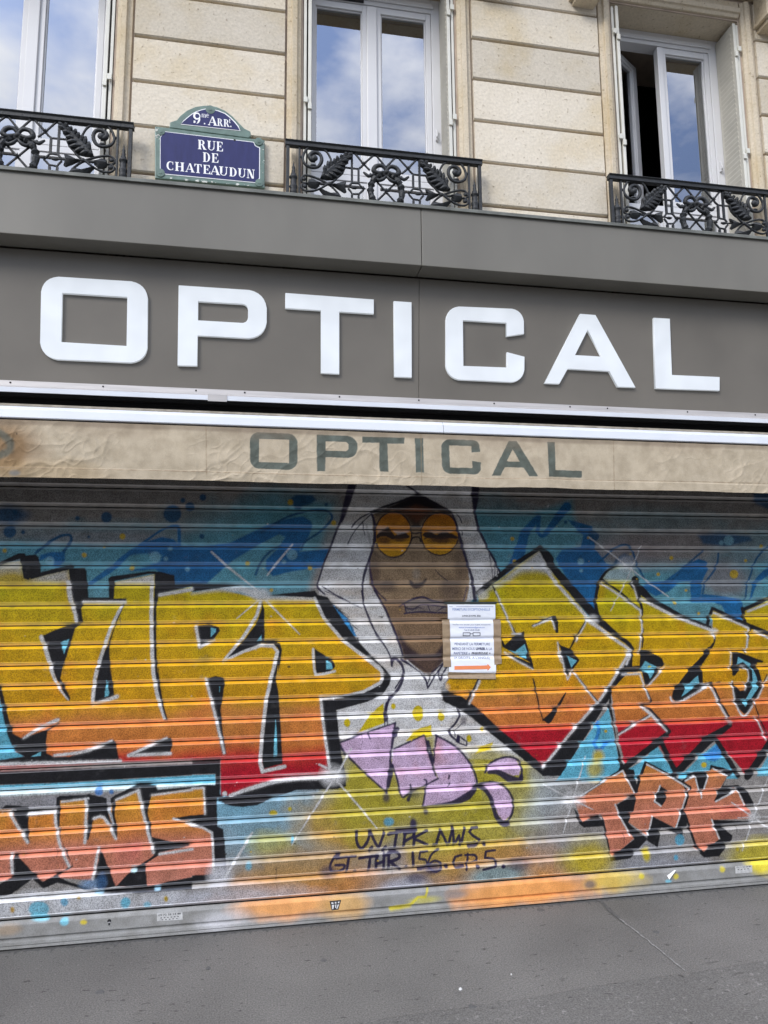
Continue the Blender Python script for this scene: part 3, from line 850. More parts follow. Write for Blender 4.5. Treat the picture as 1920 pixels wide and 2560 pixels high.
nx, nz = 1700, 110
xs = np.linspace(SX0, SX1, nx); vz = np.linspace(0, 1, nz)
zz = zv1 + (zv0 - zv1) * vz
pv = Paint(xs, zz, AWY + 0.006, rgb(198, 184, 160, 0.84))
VX, VZ = pv.X, pv.Z
pv.c *= (1 + 0.07 * fbm(VX, VZ, 5, 31, 4) + 0.03 * fbm(VX, VZ * 0.3, 120, 33, 2))[..., None]
gcol = lambda X, Z: np.array(rgb(84, 92, 86, 1.0))[None, None] * (1 + 0.30 * fbm(X, Z, 40, 41, 4) + 0.25 * np.clip(fbm(X, Z, 15, 44, 3), -1, 0.6))[..., None]
Zc = tile(960, 1000, 0.18083)
def vrp(pts, rads): return round_poly(pts, rads)
for loops in (
    ([vrp(R3([(1080, 828), (1286, 838), (1285, 994), (1079, 986)]), 22)], [R3([(1119, 858), (1250, 862), (1247, 963), (1118, 958)])]),
    ([vrp(R3([(1367, 840), (1545, 848), (1545, 943), (1406, 938), (1405, 998), (1369, 998)]), [0, 24, 24, 0, 0, 0])], [vrp(R3([(1406, 870), (1506, 873), (1506, 913), (1406, 909)]), [0, 9, 9, 0])]),
    ([[(905.7, 1091), (1011, 1094), (1011, 1109.5), (969, 1109), (971.5, 1179.5), (949, 1178.5), (948, 1107), (905.7, 1106.5)]], []),
    ([Zc([(425, 527), (540, 527), (555, 1008), (441, 1003)])], []),
    ([vrp(Zc([(788, 540), (1318, 555), (1326, 715), (1212, 727), (1206, 640), (902, 628), (914, 932), (1223, 940), (1215, 838), (1340, 862), (1336, 1032), (802, 1018)]), [20, 20, 0, 0, 0, 0, 0, 0, 0, 0, 20, 20])], []),
    ([R4([(538, 868), (572, 868), (666, 1022), (626, 1022), (602, 985), (522, 982), (503, 1017), (465, 1017)])], [R4([(555, 905), (584, 958), (530, 956)])]),
    ([R4([(705, 872), (738, 873), (742, 994), (855, 997), (855, 1027), (712, 1024)])], [])):
    keep = pv.c.copy()
    for q in loops[0]: pv.poly(q, rgb(214, 203, 180, 1.05), 0.012, 0.55); pv.poly(q, gcol, 0.004, 0.96)
    for q in loops[1]:
        P = pv.to(q); w = pv._win(P, 0.01); tmp = pv.c.copy(); pv.c = keep.copy(); base = pv.c; pv.c = tmp
        msk = Paint.__new__(Paint)
        X, Z = pv.X[w], pv.Z[w]; ins = np.zeros(X.shape, bool)
        for i in range(len(P)):
            ax, az = P[i]; bx2, bz2 = P[(i + 1) % len(P)]
            if abs(bz2 - az) > 1e-9: ins ^= ((az > Z) != (bz2 > Z)) & (X < (bx2 - ax) * (Z - az) / (bz2 - az) + ax)
        cw = pv.c[w]; cw[ins] = base[w][ins]; pv.c[w] = cw
# stains, then a thin darker band along the top edge
pv.mist((10, 1125), 110, 90, rgb(136, 102, 62, .8), 0.8)
pv.mist((110, 1180), 190, 40, rgb(172, 146, 104, .8), 0.45)
pv.line([(-4, 1080), (22, 1100), (24, 1125), (-2, 1138)], 16, rgb(92, 96, 88), 0.02, 0.8, smooth=5)
pv.dot((38, 1182), 14, rgb(120, 120, 118), 7, 0.02, 0.8)
pv.dot((42, 1084), 1.6, rgb(40, 30, 25), 3)
for px, py in ((270, 1070), (650, 1080), (1290, 1105), (1700, 1115)):
    pv.mist((px, py), 170, 30, rgb(150, 132, 112), 0.25)
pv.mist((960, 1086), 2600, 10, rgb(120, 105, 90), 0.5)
for px in (515, 1052, 1533):                      # sewn seams
    pv.line([(px, 1050), (px + 2, 1240)], 1.6, rgb(140, 122, 98), 0.004, 0.8)
pv.line([un_ for un_ in [(-400, 1145), (0, 1167), (960, 1191), (1920, 1208), (2300, 1212)]], 1.6, rgb(140, 122, 100), 0.003, 0.8)
# cloth: creases and a wavy hem
def crease(X, Z, sc, seed, ang, sx=1.0):
    c_, s_ = math.cos(ang), math.sin(ang)
    q = fbm((X * c_ + Z * s_) * sx, -X * s_ + Z * c_, sc, seed, 2)
    return np.clip(1 - np.abs(q) * 5.5, 0, 1) ** 1.5
YV = np.full(VX.shape, AWY + 0.006)
cre = 0.0034 * crease(VX, VZ, 6, 61, 0.3, .6) + 0.0032 * crease(VX, VZ, 9, 62, 1.9, .6) + 0.0028 * crease(VX, VZ * 2, 7, 63, 1.2, .5) + 0.0018 * crease(VX, VZ, 17, 64, 0.8, .7)
cre = 0.85 * cre * np.clip(0.25 + 1.3 * (fbm(VX, VZ, 2.5, 66, 2) + 0.25), 0.1, 1.2)
lowf = 0.007 * fbm(VX, VZ * 0.4, 3.5, 65, 3)
amp = np.clip((1 - vz) * 2.2 + 0.25, 0, 1)[:, None]
YV = YV - (cre * 1.0 + lowf) * amp
hem = np.clip((zv1 + 0.047 - VZ) / 0.004, 0, 1)
YV = YV - 0.0025 * hem
hemw = 0.0075 * fbm(VX, VX * 0, 3.3, 71, 4)
ZVV = VZ + hemw * (1 - vz)[:, None] ** 2
CLOTH = paint_mat('awning_cloth', 0.85, 0.85, True, 500.0, 0.15, 0.25)
grid_mesh('valance', VX, YV, ZVV, pv.c, CLOTH, awn, True, np.full(VX.shape, 0.35))
# ------------------------------------------------------------------ roller shutter with its spray painting
FACE_Y = -0.013
NX = 1760
sx = np.linspace(SX0 + 0.01, SX1 - 0.01, NX)
gap = np.concatenate([2.234 + 0.1023 * np.arange(3, 0, -1), np.linspace(2.234, 1.620, 7), np.linspace(1.620, 0.126, 16)[1:]])   # slit heights, top to bottom
T = [(0.0, .055, 0), (.024, .055, 0), (.0245, .004, 0), (.03, .002, 0), (.085, -.006, 0), (.14, -.0125, 0), (.15, -.0132, .3), (.158, -.013, .7)]
T += [(t, -.013, 1) for t in np.linspace(.165, .785, 18)]
T += [(.792, -.0135, .5), (.80, -.0142, 0), (.812, -.0142, 0), (.822, -.0128, 0), (.87, -.0085, 0), (.92, -.003, 0), (.965, .002, 0), (.970, .004, 0), (.9705, .055, 0)]
rz, ry, ra = [], [], []
for z1, z0 in zip(gap[:-1], gap[1:]):
    for t, y, a in T:
        rz.append(z1 + (z0 - z1) * t); ry.append(y); ra.append(a)
rz.append(gap[-1]); ry.append(.055); ra.append(0)
rz = np.array(rz)[::-1]; row_y = np.array(ry)[::-1]; ra = np.array(ra)[::-1]

K = 1.38
def c(r, g, b, k=K): return rgb(r, g, b, k)
def zt(py): return un(800, py, FACE_Y)[1]
S = Paint(sx, rz, FACE_Y, c(150, 146, 142))
A = tile(0, 1360, .28933); B = tile(480, 1360, .28933); C_ = tile(0, 1660, .28933); D = tile(480, 1660, .28933)
E_ = tile(0, 1920, .28933); F = tile(480, 1920, .28933); G_ = tile(0, 1180, .28933); H = tile(480, 1180, .28933)
I = tile(780, 1180, .28933); J = tile(780, 1480, .28933); Kt = tile(780, 1760, .3255); Lt = tile(1180, 1340, .28933)
Mt = tile(1440, 1340, .28933); Nt = tile(1100, 1620, .28933); O = tile(1440, 1620, .28933); Pt = tile(1400, 1880, .31344)
R6 = tile(960, 1200, .57866); Q = tile(840, 2040, .14467); R8 = tile(960, 1780, .57866); R7 = tile(0, 2200, .18083)
one = lambda f, x, y: f([(x, y)])[0]

BLK = lambda X, Z: (np.array(c(34, 34, 37))[None, None] * (1 + 0.25 * fbm(X, Z, 25, 91, 3))[..., None])
def flat(col, a=0.08, sc=14, seed=5):
    col = np.array(col)
    return lambda X, Z: col[None, None] * (1 + a * fbm(X, Z, sc, seed, 4))[..., None]
WHT = flat(c(222, 222, 230), 0.10, 60, 8)
NAVY = flat(c(44, 38, 66), 0.2, 30, 9)
CYAN = flat(c(98, 176, 200), 0.12, 12, 10)
CYAN_D = flat(c(92, 155, 172), 0.18, 6, 12)
BLUE = flat(c(32, 104, 158), 0.20, 7, 13)
BLUE_D = flat(c(30, 86, 128), 0.15, 9, 14)
YEL = flat(c(208, 186, 28), 0.10, 20, 15)

def stops(X, Z, ys, cols, seed=51, mixn=0.04):
    zsq = np.array([zt(y) for y in ys])[::-1]; cc = np.array(cols)[::-1]
    zq = Z + fbm(X, Z, 5, seed, 3) * mixn
    out = np.stack([np.interp(zq, zsq, cc[:, k]) for k in range(3)], -1)
    n = fbm(X, Z, 8, seed + 7, 4); n2 = vnoise(X + 0.4 * Z, Z * 3, 30, seed + 9)
    out = out * (1 + 0.12 * n[..., None])
    # patches of green-yellow and rust showing through the layers of paint
    g = np.clip(fbm(X, Z, 4.2, seed + 3, 3) * 2.2 - 0.2, 0, 1)[..., None] * 0.5
    o_ = np.clip(fbm(X, Z, 5.5, seed + 4, 3) * 2.2 - 0.35, 0, 1)[..., None] * 0.55
    out = out * (1 - g) + np.array([out[..., 0] * .80, out[..., 1] * 1.02, out[..., 2]]).transpose(1, 2, 0) * g
    out = out * (1 - o_) + np.array([out[..., 0] * 1.05, out[..., 1] * .72, out[..., 2]]).transpose(1, 2, 0) * o_
    return out
YG = c(198, 178, 20); GOLD = c(214, 168, 18); AMB = c(218, 154, 22); ORG = c(210, 134, 62); ORG2 = c(208, 122, 58); RED = c(178, 26, 42)
def fill_left(X, Z): return stops(X, Z, [1380, 1480, 1600, 1745, 1775, 1850, 1880, 1915], [YG, YG, GOLD, AMB, ORG, ORG2, c(190, 60, 46), RED])
def fill_right(X, Z): return stops(X, Z, [1380, 1520, 1610, 1735, 1760, 1832, 1850], [YG, YG, GOLD, AMB, ORG, ORG2, RED], 71, 0.012)
def fill_nws(X, Z): return stops(X, Z, [1970, 2040, 2078, 2200], [c(216, 148, 46), c(208, 134, 62), c(200, 126, 98), c(202, 130, 112)], 81, 0.02)
def fill_tpk(X, Z): return stops(X, Z, [1910, 1960, 2000, 2070, 2150], [c(206, 142, 46), c(200, 130, 60), c(200, 128, 82), c(198, 124, 96), c(198, 124, 98)], 87, 0.02)

# --- background: bare aluminium, mists of colour
S.c *= (1 + 0.10 * fbm(S.X, S.Z, 3, 22, 4) + 0.05 * fbm(S.X * 0.2, S.Z, 60, 23, 2))[..., None]
S.poly([(-300, 1320), (-300, 1520), (760, 1520), (830, 1260), (690, 1262), (560, 1330), (380, 1345), (310, 1330), (180, 1330), (90, 1345), (0, 1355)], CYAN_D, 0.06, 0.85)
S.poly([(1075, 1245), (1120, 1600), (1320, 1600), (1780, 1560), (2300, 1500), (2300, 1395), (1930, 1400), (1700, 1440), (1540, 1420), (1440, 1310), (1430, 1250), (1330, 1280), (1250, 1300)], CYAN_D, 0.06, 0.9)
for x, y, rx, ry2, a in ((250, 1400, 420, 110, .8), (620, 1330, 260, 110, .75), (720, 1270, 170, 70, .7), (1200, 1330, 220, 120, .8), (1400, 1400, 300, 130, .7), (1700, 1460, 330, 90, .8), (1900, 1380, 200, 110, .5), (1640, 1300, 260, 50, .35)):
    S.mist((x, y), rx, ry2, CYAN_D, a)
S.mist((1560, 1380), 180, 60, c(140, 128, 126), 0.8)
S.mist((1810, 1450), 130, 70, c(140, 128, 128), 0.75)
S.mist((1700, 1350), 280, 40, c(136, 126, 124), 0.5)
S.mist((250, 1345), 260, 26, c(150, 140, 138), 0.7)
for x, y, rx, ry, col, a in ((700, 2050, 240, 130, c(124, 166, 184), .8), (560, 2010, 120, 60, c(120, 172, 194), .8), (860, 2060, 170, 110, c(190, 150, 62), .9), (920, 1990, 150, 140, c(176, 164, 38), .9),
                             (680, 2110, 70, 40, c(176, 168, 60), .7), (780, 2215, 260, 60, c(204, 140, 76), .95), (760, 2170, 200, 60, c(176, 140, 84), .8), (640, 2260, 200, 40, c(206, 146, 90), .8),
                             (1130, 2150, 200, 90, c(180, 138, 88), .8), (1180, 2080, 220, 130, c(180, 166, 50), .85), (1060, 2010, 320, 120, c(168, 156, 62), .75), (1240, 1960, 150, 120, c(172, 164, 44), .85),
                             (1330, 2000, 140, 90, c(170, 180, 184), .7), (1290, 2210, 280, 60, c(206, 146, 82), .95), (1250, 2150, 200, 60, c(196, 140, 80), .7), (1480, 2150, 110, 70, c(188, 172, 40), .75),
                             (1240, 2190, 120, 40, c(112, 170, 184), .7), (1900, 2140, 140, 60, c(198, 182, 46), .9), (1640, 2170, 200, 40, c(158, 160, 168), .8), (1500, 1910, 60, 55, c(198, 170, 44), .85),
                             (1600, 2130, 160, 60, c(150, 152, 158), .6), (540, 2250, 330, 36, c(196, 198, 206), .7), (1010, 2215, 90, 30, c(190, 192, 204), .8), (120, 2262, 330, 40, c(206, 208, 216), .95), (120, 2010, 300, 26, c(150, 150, 156), .8)):
    S.mist((x, y), rx, ry, col, a)

# --- blue lettering behind
S.mist(one(G_, 60, 370), 70, 32, BLUE_D, .9)
S.poly(G_([(790, 962), (950, 860), (1090, 720), (1240, 610), (1400, 560), (1500, 580), (1560, 640), (1670, 640), (1670, 970), (1510, 970), (1400, 880), (1340, 840), (940, 880)]), BLUE, 0.012)
S.poly(H([(-20, 655), (330, 610), (640, 460), (830, 400), (960, 385), (1030, 425), (1040, 470), (1010, 560), (940, 640), (930, 690), (1190, 660), (1130, 820), (860, 860), (700, 900), (640, 840), (640, 760), (740, 660), (800, 570), (750, 540), (560, 640), (350, 770), (200, 900), (130, 965), (-20, 965)]), BLUE, 0.012)
S.poly(G_([(1070, 770), (1120, 720), (1250, 705), (1400, 720), (1380, 770), (1300, 800), (1180, 840), (1000, 890), (930, 890)]), CYAN_D, 0.02)
S.poly(H([(560, 645), (760, 545), (800, 560), (660, 690), (600, 760), (550, 860), (560, 950), (140, 960), (350, 770)]), CYAN_D, 0.02, .9)
S.line(H([(600, 520), (800, 400), (1000, 335), (1120, 322), (1190, 350), (1205, 410), (1100, 520), (980, 600), (945, 670)]), 6, BLUE_D, 0.008, .95, 6)
S.line(H([(550, 885), (590, 790), (660, 700), (760, 640)]), 6.5, BLUE_D, 0.008, .9, 6)
S.line(G_([(310, 700), (420, 610), (520, 555), (600, 545), (615, 590), (580, 640), (550, 690)]), 7.5, BLUE_D, 0.008, .95, 6)
S.line(G_([(780, 962), (960, 840), (1080, 730), (1240, 610), (1400, 500), (1500, 466), (1545, 490), (1548, 640)]), [10, 14, 12, 7, 6, 8, 9, 9], BLUE, 0.008, .95, 6)
S.poly(G_([(335, 770), (350, 715), (450, 690), (560, 690), (560, 770), (500, 820), (450, 810), (460, 760), (400, 745)]), BLUE, 0.012)
S.poly(H([(850, 230), (900, 195), (1040, 200), (1075, 240), (1020, 280), (950, 300), (940, 330), (890, 320)]), BLUE_D, 0.02, .95)
S.poly(R6([(455, 240), (520, 205), (600, 190), (640, 170), (600, 300), (520, 380), (480, 340)]), CYAN_D, 0.03, .9)
S.line(R6([(545, 420), (590, 300), (610, 230), (668, 158)]), [34, 32, 26, 14], BLUE, 0.012, 1, 5)
S.line(R6([(668, 158), (668, 225), (690, 240), (730, 190), (790, 115)]), [14, 12, 12, 20, 26], BLUE, 0.012, 1, 6)
S.poly(R6([(790, 170), (850, 185), (900, 200), (915, 300), (960, 360), (1000, 370), (930, 430), (915, 590), (870, 540), (800, 440), (740, 340), (770, 300), (850, 290), (860, 240)]), BLUE, 0.012)
S.line(Mt([(190, 230), (250, 180), (330, 110), (420, 75), (480, 110), (520, 230), (590, 370)]), 6.5, BLUE_D, 0.008, .95, 6)
S.poly(Mt([(350, 190), (420, 150), (490, 190), (500, 250), (420, 240), (310, 260)]), BLUE_D, 0.02, .9)
S.poly(Mt([(560, 440), (640, 400), (760, 390), (870, 310), (960, 240), (1060, 195), (1130, 220), (1145, 280), (1100, 370), (1080, 500), (1240, 515), (1440, 550), (1440, 740), (1300, 690), (1260, 600), (1190, 575), (1000, 575), (985, 450), (1000, 390), (900, 400), (800, 480), (690, 520)]), BLUE, 0.012)
S.line(Mt([(830, 385), (980, 230), (1110, 120)]), 6, BLUE_D, 0.008, .9, 4)
S.line(Mt([(1230, 150), (1210, 270), (1120, 400), (1095, 500)]), 6, BLUE_D, 0.008, .95, 5)
S.line(Mt([(1700, 60), (1570, 180), (1510, 330), (1475, 440), (1465, 545)]), 6, BLUE_D, 0.008, .95, 5)
S.line(Mt([(1720, 270), (1600, 350), (1540, 430), (1510, 540)]), [22, 18, 12, 6], BLUE, 0.01, 1, 5)
S.poly(Mt([(1050, -10), (1250, -30), (1500, 0), (1520, 40), (1300, 90), (1100, 70)]), BLUE_D, 0.03, .85)
S.poly([(1880, 1225), (2300, 1225), (2300, 1330), (1980, 1300), (1890, 1260)], BLUE_D, 0.03, .8)
for f, pts in ((G_, ((85, 515, 55), (200, 520, 19), (670, 400, 20), (920, 390, 48), (1490, 360, 78), (1580, 245, 22), (1640, 300, 40), (767, 560, 12), (130, 350, 22))), (H, ((1160, 280, 16), (95, 220, 30), (85, 555, 22))),
               (Mt, ((-25, -110, 20), (-90, -120, 16), (150, 0, 50)))):
    for x, y, r_ in pts: S.dot(one(f, x, y), r_ * .289, BLUE_D, None, 0.012, .92)
for f, pts in ((G_, ((1340, 735, 48), (1470, 660, 20), (1433, 750, 18), (1620, 840, 20), (430, 770, 40))), (H, ((865, 715, 46), (795, 775, 17))), (Mt, ((40, 220, 28), (45, 300, 14), (1255, 60, 20), (1320, 40, 44)))):
    for x, y, r_ in pts: S.dot(one(f, x, y), r_ * .289, c(130, 182, 200), None, 0.014, .75)
for f, pts in ((G_, ((40, 680, 20), (728, 718, 22), (1058, 557, 27), (1140, 830, 22))), (H, ((850, 262, 26), (1225, 440, 22), (480, 790, 20), (1020, 830, 20), (685, 1020, 16))),
               (Mt, ((825, 190, 18), (710, 330, 15), (950, 470, 12), (1365, 330, 38), (1600, 88, 15), (1465, 212, 13), (855, 578, 15), (1060, 670, 13), (105, 15, 10), (-550, 25, 18), (-530, 220, 18)))):
    for x, y, r_ in pts: S.dot(one(f, x, y), r_ * .289, c(204, 172, 36), None, 0.010, .9)

# --- hooded figure in the middle
GREYW = lambda X, Z: np.array(c(234, 240, 250))[None, None] * (1 + 0.14 * fbm(X, Z * 2.2, 7, 95, 4))[..., None] * (1 - np.clip(fbm(X, Z * 3, 5, 97, 3), 0, 1)[..., None] * np.array([0.10, 0.22, 0.34]))
S.poly(I([(370, 60), (300, 290), (215, 490), (110, 760), (50, 970), (60, 1010)]) + J([(60, 60), (180, 110), (390, 400), (520, 600), (690, 740), (560, 900), (210, 1020)]) +
       Kt([(190, 60), (210, 260), (400, 420), (1200, 420), (1660, 440), (1500, 320), (1300, 170), (1110, 20)]) + J([(1120, 900), (1110, 820), (1180, 740), (1240, 300)]) +
       I([(1430, 1040), (1640, 905), (1520, 650), (1440, 480), (1400, 320), (1390, 60)]), GREYW, 0.008)
FACE = flat(c(152, 128, 100), .12, 8, 16); FACE_D = flat(c(124, 98, 74), .12, 8, 17)
S.poly(I([(920, 190), (1100, 290), (1210, 350), (1270, 560), (1340, 780), (1365, 960), (1340, 1100)]) + J([(1165, 480), (1130, 600), (1020, 720), (990, 710), (800, 585), (775, 480), (640, 180), (560, 30)]) +
       I([(495, 960), (500, 760), (530, 560), (520, 370), (740, 270), (870, 210)]), FACE, 0.008)
S.poly(J([(600, 60), (1170, 60), (1170, 480), (1130, 600), (1020, 720), (800, 585), (775, 480), (660, 200)]), FACE_D, 0.05, .75)
S.poly(I([(525, 350), (740, 270), (920, 190), (1095, 285), (1210, 352), (1240, 420), (1080, 345), (960, 420), (930, 480), (870, 480), (820, 400), (700, 340), (560, 380)]), c(44, 32, 30), 0.05, .92)
S.poly(I([(530, 345), (740, 270), (920, 195), (1090, 285), (1200, 350), (1000, 310), (900, 290), (720, 320)]), c(26, 20, 28), 0.02, .95)
S.poly(I([(760, 340), (900, 290), (1040, 330), (960, 400), (900, 430)]), c(120, 64, 26), 0.04, .6)
for cx_, cy_, rx_, ry_ in ((703, 540, 158, 198), (1105, 535, 163, 185)):
    ctr = one(I, cx_, cy_); rx_ *= .28933; ry_ *= .28933
    def lens(X, Z, z0=un(960, ctr[1] + ry_, FACE_Y)[1], z1=un(960, ctr[1] - ry_, FACE_Y)[1]):
        t = np.clip((Z - z0) / (z1 - z0), 0, 1)[..., None]
        return (np.array(c(226, 156, 18)) * (1 - t) + np.array(c(190, 112, 22)) * t) * (1 + .1 * fbm(X, Z, 12, 99, 3))[..., None]
    S.dot(ctr, rx_, lens, ry_, 0.006)
    S.line([(ctr[0] + rx_ * math.cos(a), ctr[1] + ry_ * math.sin(a)) for a in np.linspace(0, 2 * math.pi, 25)], 4, c(52, 40, 40), 0.005, .95)
MTN = c(38, 28, 30)
S.poly(I([(556, 548), (585, 512), (612, 496), (632, 490), (652, 470), (668, 480), (688, 500), (700, 530), (716, 548), (750, 535), (785, 518), (815, 526), (845, 556), (838, 572), (760, 578), (690, 582), (640, 556), (596, 560), (560, 580)]), MTN, 0.008, .97)
S.poly(I([(952, 545), (972, 520), (1005, 510), (1032, 513), (1056, 536), (1084, 543), (1108, 524), (1135, 509), (1168, 514), (1188, 530), (1214, 534), (1240, 548), (1262, 560), (1254, 580), (1190, 574), (1120, 584), (1040, 576), (980, 570)]), MTN, 0.008, .97)
S.mist(one(I, 620, 590), 30, 14, c(84, 46, 24), .8); S.mist(one(I, 760, 585), 26, 9, c(60, 36, 24), .8); S.mist(one(I, 1110, 590), 50, 12, c(76, 44, 26), .85)
S.poly(I([(560, 470), (660, 475), (620, 500), (570, 530)]), c(208, 196, 190), 0.015, .5); S.poly(I([(700, 505), (850, 500), (830, 520), (740, 540)]), c(208, 200, 200), 0.012, .7); S.poly(I([(980, 500), (1240, 500), (1200, 520), (1060, 530)]), c(205, 196, 190), 0.012, .6)
for q in ([(862, 468), (935, 468)], [(862, 525), (900, 530), (935, 520)], [(858, 590), (880, 565), (925, 565), (940, 600)]): S.line(I(q), 4.5, c(30, 24, 30), 0.005, .95, 4)
S.line(I([(470, 460), (540, 700), (680, 745), (790, 720)]), 4, c(60, 52, 60), 0.02, .5, 5)
S.line(I([(850, 945), (890, 985), (950, 970), (985, 925)]), [8, 14, 12, 4], c(44, 36, 44), 0.016, .9, 5)
S.mist(one(I, 905, 880), 16, 22, c(150, 140, 128), .6)
S.mist(one(I, 640, 985), 34, 22, c(66, 54, 54), .65); S.mist(one(I, 1195, 1020), 40, 40, c(66, 54, 54), .6); S.mist(one(I, 1290, 800), 26, 90, c(92, 74, 62), .5); S.mist(one(I, 540, 860), 22, 70, c(84, 66, 60), .6)
S.line(I([(1065, 845), (1110, 895), (1170, 940)]), 3, c(60, 50, 56), 0.006, .9)
S.poly(J([(800, 110), (870, 75), (960, 60), (1050, 85), (1170, 95), (1160, 170), (1000, 178), (810, 182)]), c(122, 112, 108), 0.01, .9)
S.line(J([(755, 125), (870, 62), (960, 45), (1040, 75), (1160, 95)]), [3, 6, 6, 6, 4], NAVY, 0.006, .95, 5)
S.line(J([(800, 185), (930, 172), (1060, 178), (1165, 180)]), 5, NAVY, 0.006, .95, 5)
S.line(J([(800, 110), (815, 180)]), 4, NAVY, .006); S.line(J([(820, 140), (880, 145), (960, 110), (1160, 130)]), 3.5, NAVY, .006, .9, 5); S.line(J([(1000, 115), (1020, 165)]), 2.5, NAVY, .006)
for q in ([(860, 160), (920, 135), (960, 140)], [(1080, 165), (1140, 130)]): S.line(J(q), 3, NAVY, .006, .8)
# chin, collar and drawstrings
S.poly(J([(735, 330), (830, 465), (945, 545), (1060, 535), (1140, 440), (1135, 600), (1020, 722), (800, 590), (770, 470)]), c(54, 42, 50), 0.03, .92)
S.poly(J([(860, 575), (960, 570), (1110, 570), (1020, 715), (960, 660)]), c(104, 82, 66), 0.03, .6)
S.line(J([(775, 585), (880, 650), (975, 720), (1000, 830), (1060, 730), (1135, 620)]), [6, 5, 6, 4, 5, 5], NAVY, 0.006)
S.line(J([(820, 590), (985, 730), (1010, 790)]), 3, c(215, 215, 222), 0.005, .8)
S.line(J([(940, 700), (1000, 790), (1040, 690), (1150, 600)]), 3, NAVY, .006)
S.line(J([(1095, 690), (1110, 760), (1140, 690), (1170, 640)]), [4, 6, 5, 3], NAVY, .006, .95, 4)
S.line(J([(690, 640), (695, 590), (730, 580), (775, 630), (792, 700), (770, 790), (715, 880), (665, 930), (640, 1020), (635, 1110)]), [5, 10, 9, 7, 8, 8, 8, 7, 8, 8], NAVY, 0.006, .96, 6)
S.line(J([(720, 830), (770, 750)]), 4, NAVY, .006); S.line(J([(640, 1010), (668, 905)]), 4, NAVY, .006)
S.line(I([(510, 350), (540, 440), (543, 540), (530, 640), (490, 770), (450, 890), (438, 1000), (445, 1110)]), [6, 8, 8, 7, 7, 7, 5, 5], NAVY, 0.006, .96, 6)
S.line(I([(500, 780), (505, 880), (540, 1010), (590, 1110)]), [4, 6, 5, 4], c(58, 44, 78), 0.008, .9, 5)
S.line(I([(510, 960), (570, 1040), (640, 1110)]), 4, NAVY, .007, .9)
S.line(I([(1210, 350), (1255, 480), (1290, 610), (1340, 780), (1385, 930), (1410, 1110)]), [5, 7, 9, 8, 9, 12], NAVY, 0.007, .96, 6)
S.line(I([(1340, 990), (1310, 1110)]), 4, c(70, 60, 90), .01, .8)
S.line(I([(365, 60), (300, 270), (255, 420)]), [24, 18, 10], NAVY, 0.012, .96, 4)
S.line(I([(265, 390), (215, 500), (160, 650), (110, 770), (75, 880), (48, 970), (60, 1010), (110, 1055)]), [8, 6, 6, 5, 5, 5, 6, 4], NAVY, 0.006, .96, 4)
S.line(I([(90, 990), (200, 1060), (330, 1125)]), 3.5, NAVY, .006); S.line(J([(110, -10), (260, 60), (430, 140)]), 2.5, NAVY, .006, .8)
S.line(I([(790, 100), (870, 150), (940, 195)]), 5, NAVY, .006); S.line(I([(520, 345), (640, 295), (760, 255), (920, 195), (1090, 285), (1210, 345)]), [8, 7, 6, 10, 7, 5], c(30, 26, 40), 0.006, .96)
for q, w_ in (([(520, 345), (430, 390), (380, 430), (345, 475)], 4), ([(510, 365), (420, 450), (350, 540), (310, 620)], 3), ([(440, 440), (455, 545)], 3), ([(1250, 365), (1280, 400), (1292, 440)], 3.5), ([(1300, 505), (1298, 545)], 2.5)): S.line(I(q), w_, NAVY, 0.005, .9, 5)
S.line(I([(1415, 60), (1410, 200), (1405, 310)]), [22, 22, 12], NAVY, 0.012, .96, 4)
S.line(I([(1405, 310), (1430, 460), (1510, 640), (1575, 760), (1640, 900)]), [7, 8, 7, 6, 6], NAVY, 0.006, .96, 5)
for q in ([(1510, 640), (1550, 800), (1562, 930)], [(1530, 690), (1580, 790), (1575, 920)], [(1545, 720), (1600, 820), (1600, 900)], [(1580, 770), (1618, 850), (1612, 900)]): S.line(I(q), 2.5, NAVY, .005, .9, 4)
S.line(J([(430, -10), (450, 110), (490, 220), (540, 330), (620, 450), (680, 560)]), [5, 5, 6, 5, 4, 3], NAVY, 0.006, .95, 6)
S.line(J([(540, -10), (620, 120), (690, 280), (750, 430), (785, 550)]), [5, 6, 7, 6, 5], NAVY, 0.006, .95, 6)
S.line(J([(500, 230), (560, 380), (640, 480), (690, 590)]), 3, NAVY, .006, .9, 5)
# --- violet throw-up below
for q, s_ in ((Kt([(330, 440), (420, 520), (590, 690), (700, 720), (900, 800), (1300, 700), (1600, 560), (1700, 640), (1600, 900), (1000, 900), (500, 880), (300, 620)]), .12), (Kt([(1200, 370), (1380, 340), (1660, 440), (1660, 640), (1260, 640)]), .06), (Kt([(700, 320), (940, 240), (950, 420), (920, 460), (700, 330)]), .03)):
    S.poly(q, flat(c(170, 158, 50), .22, 6, 103), s_, .75)
for q in ([(548, -5), (560, 145), (350, 225), (420, 120), (500, 30)], [(915, 160), (925, 250), (720, 285), (760, 240), (830, 185)], [(1390, 293), (1380, 350), (1250, 385), (1310, 320)]): S.poly(Kt(q), YEL, 0.008)
for x, y, rx_, ry_ in ((270, 145, 26, 31), (815, 72, 42, 62), (992, 100, 27, 31), (1310, 190, 13, 20), (1205, 265, 20, 28), (625, 18, 18, 22)): S.dot(one(Kt, x, y), rx_ * .3255, YEL, ry_ * .3255, 0.007)
PINK = lambda X, Z: np.array(c(206, 178, 208))[None, None] * (1 - np.clip(fbm(X, Z, 6, 111, 3) * 1.6 - .15, 0, 1)[..., None] * np.array([0.05, 0.30, 0.42]))
